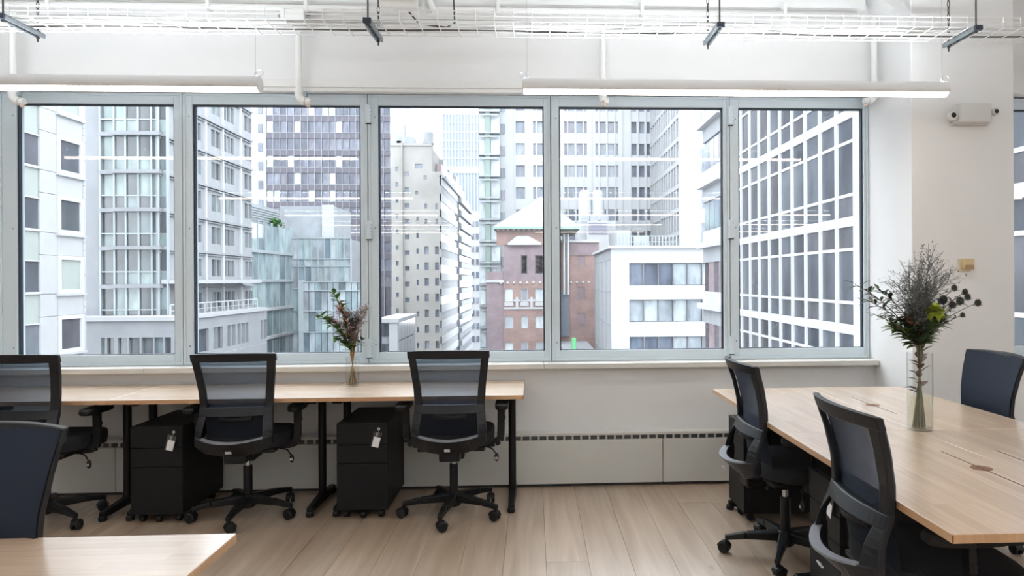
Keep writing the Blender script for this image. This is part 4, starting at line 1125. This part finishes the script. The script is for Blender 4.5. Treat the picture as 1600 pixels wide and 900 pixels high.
for k in range(4):
    for c in range(nb):
        x0, x1 = xa + (xb_ - xa) * c / nb, xa + (xb_ - xa) * (c + 1) / nb
        piece('glass_panel', (x0 + .04, YE3 + .05, zz[k + 1] + .05), (x1 - .04, YE3 + .3, zz[k] - .05), M_AQUAP if random.random() < .55 else M_BLIND, b)
    MB().box((xa - .15, YE3 - .1, zz[k] - .06), (xb_, YE3 + .3, zz[k] + .06)).build('transom', M_SILV, b, world=True)
piece('corner_post', (xa - .45, YE3 - .15, ZG), (xa + .1, YE3 + .4, zt3 + .2), M_SILV, b)
x0, x1 = atY(438, 340, YE + 3).x, atY(521, 340, YE + 3).x
part('penthouse', (x0, YE + 3, 6.5), (x1, YE + 12, atY(480, 322, YE + 3).z), M_METALB, b)
part('penthouse_lit_face', (x1 - 1.5, YE + 2.7, 6.5), (x1 + .1, YE + 3, atY(480, 322, YE + 3).z + .15), M_WHITE, b)  # white slab paints the light on the penthouse's right face
zsc = atX(402, 319, XE - .8).z
part('roof_plant_screen', (-44, 80.2, ztop - .2), (XE - .85, 90.6, zsc), M_METALB, b)
for q in range(7):
    piece('screen_louvre', (XE - .9, 80.2, ztop + .1 + q * .3), (XE - .75, 90.6, ztop + .22 + q * .3), M_SILV, b)
hed = MB()
for q in range(420):
    c0 = Vector((random.uniform(XE - 1.6, XE - .3), random.uniform(87.2, 90.4), ztop + random.random() * .85)); d = Vector((rnd(1), rnd(1), random.random()))
    leaf(hed, c0, d, .45, .25)
kind_stuff(hed, 'roof_greenery', mat('roof_hedge_green', (.10, .30, .07), .7, var=.3, vscale=2), b).location = -b.location

# --- beige masonry block with banded side along the street canyon
YFm = 130.0
b = bldg('beige_block', 'beige masonry block with small punched windows and rooftop tanks', -22, 150)
xf0, xf1 = atY(612, 437, YFm).x, atY(690, 437, YFm).x
xmid = atY(676, 437, YFm).x
zr = atY(640, 228, YFm).z; zr2 = atY(690, 268, YFm).z
part('building_body', (xf0, YFm + .25, ZG), (xf1 - .25, 187, zr2), M_BEIGEB, b)
part('upper_body', (xf0, YFm + .25, zr2), (xmid, 165, zr - .3), M_BEIGEB, b)
holes = []
pF = 24.6 / 1053.13 * YFm
zw = atY(640, 476, YFm).z
def hF(u0, u1, v0, v1): return (atY(u0, 437, YFm).x - xf0, atY(u1, 437, YFm).x - xf0, atY(640, v1, YFm).z, atY(640, v0, YFm).z)
for k in range(12):
    v = 540 - k * 24.6
    if v > 250: holes.append(hF(619, 623, v - 9, v - 2))
    if v > 255: holes.append(hF(633, 640, v - 1, v + 6))
    if 545 > v > 330 : holes.append(hF(651, 654.5, v - 4, v + 4))
    if v > 385: holes.append(hF(663.5, 670, v - 7, v + 5)); holes.append(hF(680, 686, v - 7, v + 5))
holes += [hF(664, 668, 318, 326), hF(681, 685, 318, 327), hF(664, 668, 342, 350), hF(681, 685, 342, 350), hF(649, 661, 256, 263), hF(663, 668, 274, 281), hF(650, 654, 298, 304)]
holes = [h for h in holes if h[3] < zr2 + .0 or h[1] < xmid - xf0]
low = [h for h in holes if h[3] < zr2 - .05]; up = [h for h in holes if h[2] > zr2 + .05]
facade(b, (xf0, YFm), (1, 0), (0, -1), xf1 - xf0, ZG, zr2, low, .25, M_BEIGEB, M_BLUEP)
facade(b, (xf0, YFm), (1, 0), (0, -1), xmid - xf0, zr2, zr, up, .25, M_BEIGEB, M_BLUEP)
part('pier', (atY(628.5, 437, YFm).x, YFm - .5, ZG), (atY(630.5, 437, YFm).x, YFm, zr + .6), M_BEIGEB, b)
part('parapet', (xf0 - .1, YFm - .25, zr), (xmid, YFm + .3, zr + .5), M_BEIGEB, b)
# banded flank
nfl = 14
for k in range(nfl):
    z = zr2 - 1.2 - k * pF
    MB().box((xf1 - .25, YFm, z - pF * .48), (xf1 + .1, 158, z)).build('white_band', M_WHITE, b, world=True)
    part('window_band', (xf1 - .25, YFm + .3, z - pF), (xf1, 158, z - pF * .48), M_BLUEP if k % 2 else M_CONC, b)
    MB().box((xf1 - .25, 158, z - pF * .5), (xf1 + .9, 187, z - pF * .1)).build('white_band', M_CONC, b, world=True)
    part('window_band', (xf1 - .25, 158, z - pF), (xf1 + .4, 187, z - pF * .5), M_BLUEP, b)
MB().box((xf1 - .3, YFm, zr2 - 1.2), (xf1 + .5, 187, zr2 - .7)).box((xf1 - .3, YFm + 6, zr2 - .7), (xf1 + .2, 187, zr2)).build('cornice', M_CONC, b, world=True)
part('setback_storey', (xmid + .1, YFm + 5, zr2), (xf1 - .6, 180, zr2 + 2.4), mat('faded_red_screen', (.45, .36, .38), .7), b)
for i, (yy, hh) in enumerate(((140, 2.6), (150, 2.0), (163, 2.8), (172, 1.8))): part('roof_unit', (xf1 - 3.4, yy, zr2), (xf1 - .8, yy + 5, zr2 + hh + 1.5), M_METALB, b)
px = atY(632, 200, YFm + 4).x
MB().tube([(px, YFm + 4, zr - .5), (px, YFm + 4, atY(632, 196, YFm + 4).z)], .32, 8).build('chimney_pipe', M_METALB, b, world=True)
for u, w_, h_ in ((618, 2.2, 2.2), (626, 1.6, 3.8), (640, 1.8, 3.0)):
    xx = atY(u, 215, YFm + 6).x; part('roof_unit', (xx - w_ / 2, YFm + 6, zr - .5), (xx + w_ / 2, YFm + 9, zr + h_), M_METALB, b)
wt = bldg('water_tank', 'pale rooftop water tank on legs above the beige block', atY(669.5, 215, 140).x, 140, 'water tank', None)
wx = wt.location.x; zt_ = atY(669, 208, 140).z; zb_ = atY(669, 223, 140).z
MB().lathe([(1.05, zb_), (1.05, zt_), (.1, zt_ + .7)], (wx, 140, 0), 18).build('tank', M_CONC, wt, world=True, smooth=False)
for dx, dy in ((-.8, -.8), (.8, -.8), (.8, .8), (-.8, .8)): MB().tube([(wx + dx, 140 + dy, zr - .3), (wx + dx * .9, 140 + dy * .9, zb_)], .14, 6).build('tank_leg', M_METALB, wt, world=True)
MB().box((wx - 1.1, 138.9, zb_ - .25), (wx + 1.1, 141.1, zb_)).build('platform', M_METALB, wt, world=True)

# --- small glazed corner building low in front of the beige block
b = bldg('corner_house', 'low grey corner building with glass side, below the beige block', -22, 96)
XS = atY(620, 500, 90).x
ztc = atX(620, 498, XS).z
part('building_body', (-20.9, 90.25, ZG), (XS - .2, 104, ztc - .4), M_CONC, b)
MB().box((-20.9, 89.7, ztc - .5), (XS + .3, 104.2, ztc)).build('roof_edge', M_WHITE, b, world=True)
piece('corner_pier', (XS - 1.0, 89.9, ZG), (XS + .1, 90.9, ztc - .5), M_WHITE, b)
for k in range(3):
    for c in range(3): piece('window', (XS - 2.6 + c * .56, 90.05, ztc - 2.3 - k * 2.6), (XS - 2.1 + c * .56, 90.25, ztc - .7 - k * 2.6), M_DKWIN, b)
    for c in range(6): piece('glass_panel', (XS - .15, 91 + c * 2.15, ztc - 3.0 - k * 2.5), (XS + .02, 93.05 + c * 2.15, ztc - .6 - k * 2.5), M_DKWIN, b)

# --- far pale tower
YG = 300.0
b = bldg('far_tower', 'very pale glass tower far away above the street', -36, 310)
xg0, xg1 = atY(693, 437, YG).x, atY(752, 437, YG).x; zg = atY(720, 178, YG).z; zbr = atY(720, 264, YG).z
part('building_body', (xg0, YG, ZG), (xg1, YG + 22, zg), mat('pale_tower_glass', (.25, .30, .37), .4, var=.05, vscale=.1), b)
mb = MB()
for c in range(13):
    xx = xg0 + (xg1 - xg0) * c / 12; mb.box((xx - .28, YG - .3, ZG), (xx + .28, YG, zg))
z = zg
while z > zbr: mb.box((xg0, YG - .25, z - .5), (xg1, YG, z)); z -= 3.9
mb.box((xg0, YG - .5, zbr - 2), (xg1, YG, zbr + 1))
kind_stuff(mb, 'facade_grid', mat('far_tower_grid', (.36, .40, .46), .7), b).location = -b.location
for p_ in b.children:
    if p_.name.startswith('facade_grid'):
        for f_ in p_.data.polygons: f_.use_smooth = False
# canyon end: hazy low blocks closing the street
b = bldg('canyon_building', 'pale low buildings closing the street canyon', -8, 240)
part('building_body', (atY(725, 437, 235).x, 235, ZG), (atY(768, 437, 235).x, 250, atY(745, 330, 235).z), M_WHITE, b)
for k in range(10):
    for c in range(4):
        xx = atY(737 + c * 7, 437, 234.8).x; z = atY(745, 345 + k * 20, 234.8).z
        piece('window', (xx, 234.8, z - 2), (xx + .9, 235.02, z), M_BLUEP, b)

# --- white tower with grouped windows, balcony hoist on its left
YI = 116.0
b = bldg('white_tower', 'big white tower with grouped grey windows behind the brick house', 4, 125)
xi0, xi1 = atY(783, 437, YI).x, 20.4
zI = lambda v: atY(900, v, YI).z
part('building_body', (xi0, YI + .4, ZG), (xi1, YI + 25, 50), M_WHITE, b)
holes = []
pI = 34.35 / 1053.13 * YI
for k in range(-2, 9):
    z1 = zI(190) - k * pI; z0 = z1 - 18 / 1053.13 * YI
    for u0, u1 in ((806, 820), (833, 837), (839.5, 849), (881.7, 886), (888.2, 897.7), (901, 910.5), (912.8, 917), (930.5, 934.5), (937, 946.8), (950, 959.5), (961.7, 966), (986.8, 995), (998.8, 1007), (1011, 1017)):
        holes.append((atY(u0, 250, YI).x - xi0, atY(u1, 250, YI).x - xi0, z0, z1))
facade(b, (xi0, YI), (1, 0), (0, -1), xi1 - xi0, ZG, 50, holes, .4, M_WHITE, M_BLUEP)
mb = MB()
for u in (804, 852, 877, 886.9, 899.3, 911.6, 924, 936, 948.5, 960.6, 972, 985, 997, 1009):
    xx = atY(u, 250, YI).x; piece('facade_rib', (xx - .1, YI - .12, ZG), (xx + .1, YI, 50), M_WHITE, b)
for k in range(-2, 9):
    z1 = zI(190) - k * pI
    piece('side_window', (xi0 + .05, YI - .1, z1 - 2.2), (xi0 + .8, YI + .1, z1 - .5), M_BLUEP, b)
h = bldg('balcony_tower', 'pale tower of stacked balconies with a green vertical strip', -11, 114)
xh0, xh1 = atY(749, 437, 113).x, atY(782, 437, 113).x
part('building_body', (xh0, 113.6, ZG), (xh1, 115.8, 50), mat('pale_blue_glass', (.40, .455, .495), .25, 0, .5, var=.15, vscale=.3), h)
xg = atY(763, 437, 113).x
part('green_strip', (xg - .42, 112.7, ZG), (xg + .42, 113.6, 50), mat('grey_green_cladding', (.22, .29, .265), .6, var=.1, vscale=.5), h)
for k in range(-3, 12):
    z = zI(182) - k * 33.6 / 1053.13 * 113
    MB().box((xh0, 112.4, z - .12), (xh1, 113.6, z + .12)).build('balcony_slab', M_METALB, h, world=True)
    MB().box((xh0 + .2, 112.45, z - .75), (xh1 - .2, 112.6, z - .5)).build('balcony_beam', M_METALB, h, world=True)
    for s0, s1 in ((xh0 + .1, xg - .5), (xg + .5, xh1 - .1)):
        piece('glass_panel', (s0, 113.4, z + .25), (s1, 113.55, z + 2.6), M_BLIND, h)

# --- concrete grid slab and white end wall to the right of the white tower
b = bldg('grid_slab', 'tall white slab with a fine grey window grid on its flank', 24, 104)
XJ, YJ = 20.4, 93.0
part('building_body', (XJ + .4, YJ, ZG), (XJ + 16, YI, 50), M_WHITE, b)
holes = []; ncl = 12; ph = 3.3
for k in range(-1, 13):
    z = zI(388) + 1 + k * ph
    for c in range(ncl): holes.append((.5 + c * 1.88, .5 + c * 1.88 + 1.35, z + .35, z + ph - .25))
facade(b, (XJ, YJ), (0, 1), (-1, 0), YI - YJ, ZG, 50, holes, .4, mat('grey_grid_concrete', (.40, .41, .43), .8, var=.04, vscale=.5), M_CONC)
xr = atY(1097, 437, YJ).x
for v0, v1 in ((175, 211), (232, 269), (290, 325), (347, 382)):
    z1, z0 = atY(1100, v0, YJ).z, atY(1100, v1, YJ).z
    w = MB().box((xr - .1, YJ - .12, z0), (xr + 1.5, YJ + .02, z1)).build('window', M_METALB, b, world=True)
    zmm = z0 + (z1 - z0) * .38
    piece('pane', (xr + .05, YJ - .15, z0 + .1), (xr + 1.4, YJ - .1, zmm), M_BLUEP, b).parent = w
    piece('pane', (xr + .05, YJ - .15, zmm + .1), (xr + 1.4, YJ - .1, z1 - .1), M_BLUEP, b).parent = w

# --- brick house with pale green hipped roof
YK = 86.0
b = bldg('brick_house', 'red and plum brick house with pale green hipped roof and white trim', -2, 92)
K = lambda u, v, dy=0: atY(u, v, YK + dy)
xk0, xk1 = K(787, 437).x, K(872, 437).x
zk = lambda v: K(820, v).z
part('building_body', (xk0 + .1, YK + .3, ZG), (xk1, YK + 13, zk(357)), M_BRICKP, b)
holes = []
for v0, v1 in ((451, 471), (494, 513), (535, 551), (577, 596)):
    for u0, u1 in ((788.7, 801.5), (814, 824.5), (836, 849.5), (858, 869)): holes.append((K(u0, 437).x - xk0 if u0 > 789 else .12, K(u1, 437).x - xk0, zk(v1), zk(v0)))
facade(b, (xk0, YK), (1, 0), (0, -1), xk1 - xk0, ZG, zk(440), holes, .3, M_BRICK, M_BLIND, (M_WFRAME, .09), pick=lambda i, h: M_BLUEP if i % 3 == 1 or i > 8 else M_BLIND)
holes = [(K(814, 437).x - xk0, K(824, 437).x - xk0, zk(428), zk(399)), (K(836, 437).x - xk0, K(849.5, 437).x - xk0, zk(428), zk(399))]
facade(b, (xk0, YK + .05), (1, 0), (0, -1), xk1 - xk0, zk(440), zk(357), holes, .3, M_BRICKP, M_DKWIN, (mat('dark_window_frame', (.12, .13, .15), .5), .1))
part('left_bay', (K(760, 437).x, YK + .2, ZG), (xk0 + .1, YK + 10, zk(424)), M_BRICKP, b)
part('left_bay_coping', (K(759, 437).x, YK, zk(441)), (xk0, YK + .3, zk(437)), M_WHITE, b)
part('string_course', (xk0, YK - .12, zk(483)), (xk1, YK + .02, zk(480)), M_WHITE, b)
for u0, u1 in ((788, 802), (813, 826), (836, 850)): part('window_apron', (K(u0, 437).x, YK - .1, zk(478)), (K(u1, 437).x, YK + .02, zk(472)), M_WHITE, b)
for u in (807.5, 830.5):
    x = K(u, 437).x
    MB().box((x - .16, YK - .2, zk(483)), (x + .16, YK + .02, zk(464))).box((x - .45, YK - .18, zk(471)), (x + .45, YK + .02, zk(467.5))).build('cross_ornament', M_WHITE, b, world=True)
for q in range(9):
    x = K(783 + q * 10.1, 437).x
    MB().ball((x, YK - .05, zk(442)), .17, 8, 6).build('stone_boss', M_WHITE, b, world=True)
for q in range(12):
    x = K(779 + q * 8, 437).x
    piece('eave_bracket', (x - .15, YK - .5, zk(360.5)), (x + .15, YK, zk(357.5)), M_WHITE, b)
part('upper_brick_band', (K(776, 437).x, YK - .06, zk(383)), (xk1, YK + .2, zk(358)), M_BRICK, b)
gx0, gx1, gxm = K(794, 437).x, K(846, 437).x, K(817, 437).x
g = MB(); g.add([(gx0, YK - .5, zk(383)), (gx1, YK - .5, zk(383)), (gx1, YK - .5, zk(380)), (gxm + .7, YK - .5, zk(369)), (gxm - .7, YK - .5, zk(369)), (gx0, YK - .5, zk(380)),
                 (gx0, YK, zk(383)), (gx1, YK, zk(383)), (gx1, YK, zk(380)), (gxm + .7, YK, zk(369)), (gxm - .7, YK, zk(369)), (gx0, YK, zk(380))],
                [(0, 1, 2, 3, 4, 5), (11, 10, 9, 8, 7, 6)] + [(i, 6 + i, 6 + (i + 1) % 6, (i + 1) % 6) for i in range(6)])
g.build('pediment', M_WHITE, b, world=True)
e0, e1 = K(772, 437).x, K(906, 437).x; ap = K(846, 437).x; ze, za = zk(355), K(846, 311, 5).z
r = MB(); r.add([(e0, YK - 1, ze), (e1, YK - 1, ze), (e1, YK + 13, ze), (e0, YK + 13, ze), (ap - .3, YK + 5, za), (ap + .3, YK + 5, za), (ap + .3, YK + 7, za), (ap - .3, YK + 7, za)],
                [(0, 1, 5, 4), (1, 2, 6, 5), (2, 3, 7, 6), (3, 0, 4, 7), (4, 5, 6, 7), (3, 2, 1, 0)])
r.build('hipped_roof', M_ROOFG, b, world=True)
part('eave', (e0, YK - 1, ze - .3), (e1, YK + 13, ze), M_ROOFG, b)
# right wing of the brick house, set back
YK2 = 90.0
xw0, xw1 = atY(866, 437, YK2).x, atY(936, 437, YK2).x; zw_ = lambda v: atY(900, v, YK2).z
part('right_wing_body', (xw0, YK2 + .3, ZG), (xw1, YK2 + 9, zw_(378)), M_BRICK, b)
holes = [(atY(902, 437, YK2).x - xw0, atY(914, 437, YK2).x - xw0, zw_(v1), zw_(v0)) for v0, v1 in ((400, 415), (448, 469), (489, 509))]
facade(b, (xw0, YK2), (1, 0), (0, -1), xw1 - xw0, ZG, zw_(378), holes, .12, M_BRICK, M_BRICKP)
part('plum_parapet_band', (atY(885, 437, YK2).x, YK2 - .1, zw_(399)), (xw1, YK2, zw_(380)), M_BRICKP, b)
part('parapet_coping', (xw0, YK2 - .3, zw_(379)), (xw1, YK2 + .5, zw_(375)), M_WHITE, b)
part('dark_shaft', (atY(875, 437, YK2).x, YK2 - .35, zw_(525)), (atY(889, 437, YK2).x, YK2, zw_(455)), mat('dark_slate', (.16, .19, .23), .6), b)
for u in (881, 887): 
    x = atY(u, 437, YK2).x; MB().tube([(x, YK2 - .6, zw_(460)), (x, YK2 - .6, zw_(366))], .17, 8).build('flue_pipe', M_WFRAME, b, world=True)
for q in range(4):
    MB().ball((atY(892 + q * 9.2, 437, YK2).x, YK2 - .05, zw_(441)), .16, 8, 6).build('stone_boss', M_WHITE, b, world=True)
part('low_roof', (atY(878, 437, 80).x, 80, ZG), (atY(927, 437, 80).x, YK2, atY(900, 545, 80).z), M_CONC, b)
part('green_box', (atY(894, 540, 79.5).x, 79.4, atY(897, 553, 79.5).z), (atY(900, 540, 79.5).x, 80.4, atY(897, 529, 79.5).z), mat('green_paint', (.15, .6, .25), .6), b)

# --- rooftop plant between the brick house and the white tower
b = bldg('roof_plant', 'white rooftop cooling drums and plant box above the brick house', 2, 105, 'roof plant', None)
for u, w_ in ((914, 10), (934, 9)):
    x = atY(u, 310, 106).x; z0, z1 = atY(u, 345, 106).z, atY(u, 298, 106).z
    MB().lathe([(1.05, z0), (1.05, z0 + 1.6), (.95, z1 - .6), (.7, z1)], (x, 106, 0), 18).build('cooling_drum', M_WHITE, b, world=True)
part('plant_base', (atY(903, 340, 105).x, 105, ZG), (atY(962, 340, 105).x, 112, atY(920, 345, 105).z), M_WHITE, b)
part('plant_box', (atY(918, 340, 103).x, 103, ZG), (atY(951, 340, 103).x, 105, atY(930, 346, 103).z), M_WHITE, b)
part('plant_grille', (atY(920, 340, 102.9).x, 102.9, atY(930, 366, 103).z), (atY(949, 340, 102.9).x, 103, atY(930, 348, 103).z), mat('dark_plant_grille', (.22, .22, .28), .7), b)
for u in (908, 922, 938):
    part('drum_opening', (atY(u, 340, 104.9).x, 104.85, atY(920, 334, 105).z - 1.2), (atY(u, 340, 104.9).x + 1.3, 105, atY(920, 334, 105).z - .2), M_METALB, b)

# --- low white building with ribbon windows
YL = 66.0
b = bldg('white_lowrise', 'white modern building with three rows of ribbon windows', 12, 72)
L = lambda u, v: atY(u, v, YL)
xl0 = L(955, 437).x; zl = lambda v: L(1030, v).z
part('building_body', (xl0 + .3, YL + .35, ZG), (xl0 + 18, YL + 18, zl(388)), M_WHITE, b)
holes = []
for v0, v1 in ((411, 446), (468, 503), (526, 561)):
    for q in range(7):
        u0 = 983.3 + q * 22.9; holes.append((L(u0, 437).x - xl0, L(u0 + 22.7, 437).x - xl0, zl(v1), zl(v0)))
facade(b, (xl0, YL), (1, 0), (0, -1), 18, ZG, zl(387), holes, .35, M_WHITE, M_BLIND, (mat('dark_ribbon_frame', (.10, .11, .13), .5), .07),
       pick=lambda i, h: M_BLUEP if i in (0, 1, 2, 14, 15, 16) else M_BLIND)
holes = []
for k in range(5):
    for c in range(4): holes.append((1 + c * 4.2, 4.6 + c * 4.2, zl(405) - (k + 1) * 3.3 + .2, zl(405) - k * 3.3))
facade(b, (xl0 + .01, YL + .02), (0, 1), (-1, 0), 17.9, ZG, zl(387), holes, .08, M_CONC, mat('grey_render_panel', (.34, .355, .375), .7))
MB().box((xl0 - .3, YL - .3, zl(388)), (xl0 + 18, YL + 18, zl(384))).build('roof_coping', M_WHITE, b, world=True)
for q in range(18): piece('railing_post', (L(968 + q * 5.5, 437).x, YL + 1.5, zl(385)), (L(968 + q * 5.5, 437).x + .08, YL + 1.58, zl(367)), M_SILV, b)
MB().box((L(968, 437).x, YL + 1.5, zl(367.6)), (L(1064, 437).x, YL + 1.58, zl(366.6))).box((L(968, 437).x, YL + 1.5, zl(377)), (L(1064, 437).x, YL + 1.58, zl(376))).build('railing', M_SILV, b, world=True)
for u, w_, h_, m_ in ((972, 1.4, 1.4, M_METALB), (1000, .9, .8, M_METALB), (1012, .8, .8, M_METALB)):
    x = L(u, 437).x; part('roof_unit', (x, YL + 4, zl(387)), (x + w_, YL + 6, zl(387) + h_ + .6), m_, b)

# --- banded building right of the low white one
XM = 10.75
b = bldg('banded_house', 'pale banded building with projecting ledges and brick infill beside the gridded facade', 14, 40)
ym0, ym1 = 37.6, atX(1099, 437, XM).y
part('building_body', (XM + .3, ym0, ZG), (XM + 12, ym1, 20), M_CONC, b)
zl0 = atX(1107, 192, XM).z; pm = 3.75
for k in range(-2, 8):
    z = zl0 - k * pm
    MB().box((XM - .35, ym0, z - .12), (XM + .3, ym1 + .3, z + .22)).build('ledge', M_WHITE, b, world=True)
    part('spandrel', (XM, ym0, z - 1.0), (XM + .3, ym1, z - .12), M_CONC, b)
    part('spandrel', (XM, ym0, z + .22), (XM + .3, ym1, z + .95), M_WHITE, b)
    brick = k >= 2
    for c in range(4):
        y0 = ym0 + (ym1 - ym0) * c / 4; y1 = ym0 + (ym1 - ym0) * (c + 1) / 4
        if brick and c % 2 == 0: part('brick_infill', (XM + .05, y0, z - pm + .95), (XM + .3, y1, z - 1.0), M_BRICKP, b)
        else: piece('window', (XM + .1, y0 + .05, z - pm + .95), (XM + .3, y1 - .05, z - 1.0), M_DKWIN if brick else M_BLUEP, b)

# --- white gridded glass facade at the right
XN = 11.2
b = bldg('gridded_building', 'glass building with a white grid of fins and bands at the right', 16, 24)
f0 = 3.167 * XN; bay = .126 * XN
part('building_body', (XN + .3, 8.5, ZG), (XN + 14, 37.2, 24), M_CONC, b)
zN = atX(1153, 270, XN).z; pn = 3.79
ys = [f0 + bay * (1 - q) for q in range(22)]
ys = [y for y in ys if y > 8.6]
ZB = [zN + pn * k for k in range(-4, 4)]
for z in ZB:
    MB().box((XN - .10, ys[-1], z - .17), (XN + .3, ys[0], z + .17)).build('white_band', M_WHITE, b, world=True)
    for fz in (.257, .752): piece('transom', (XN - .07, ys[-1], z - pn * fz - .055), (XN + .3, ys[0], z - pn * fz + .055), M_WHITE, b)
    for i in range(len(ys) - 1):
        for a, d in ((.257, .045), (.752, .257), (.955, .752)):
            piece('glass_panel', (XN - .03, ys[i + 1] + .06, z - pn * a), (XN + .02, ys[i] - .06, z - pn * d), M_GRIDP, b)
for y in ys: piece('fin', (XN - .13, y - .07, ZB[0] - pn), (XN + .3, y + .07, ZB[-1] + .3), M_WHITE, b)
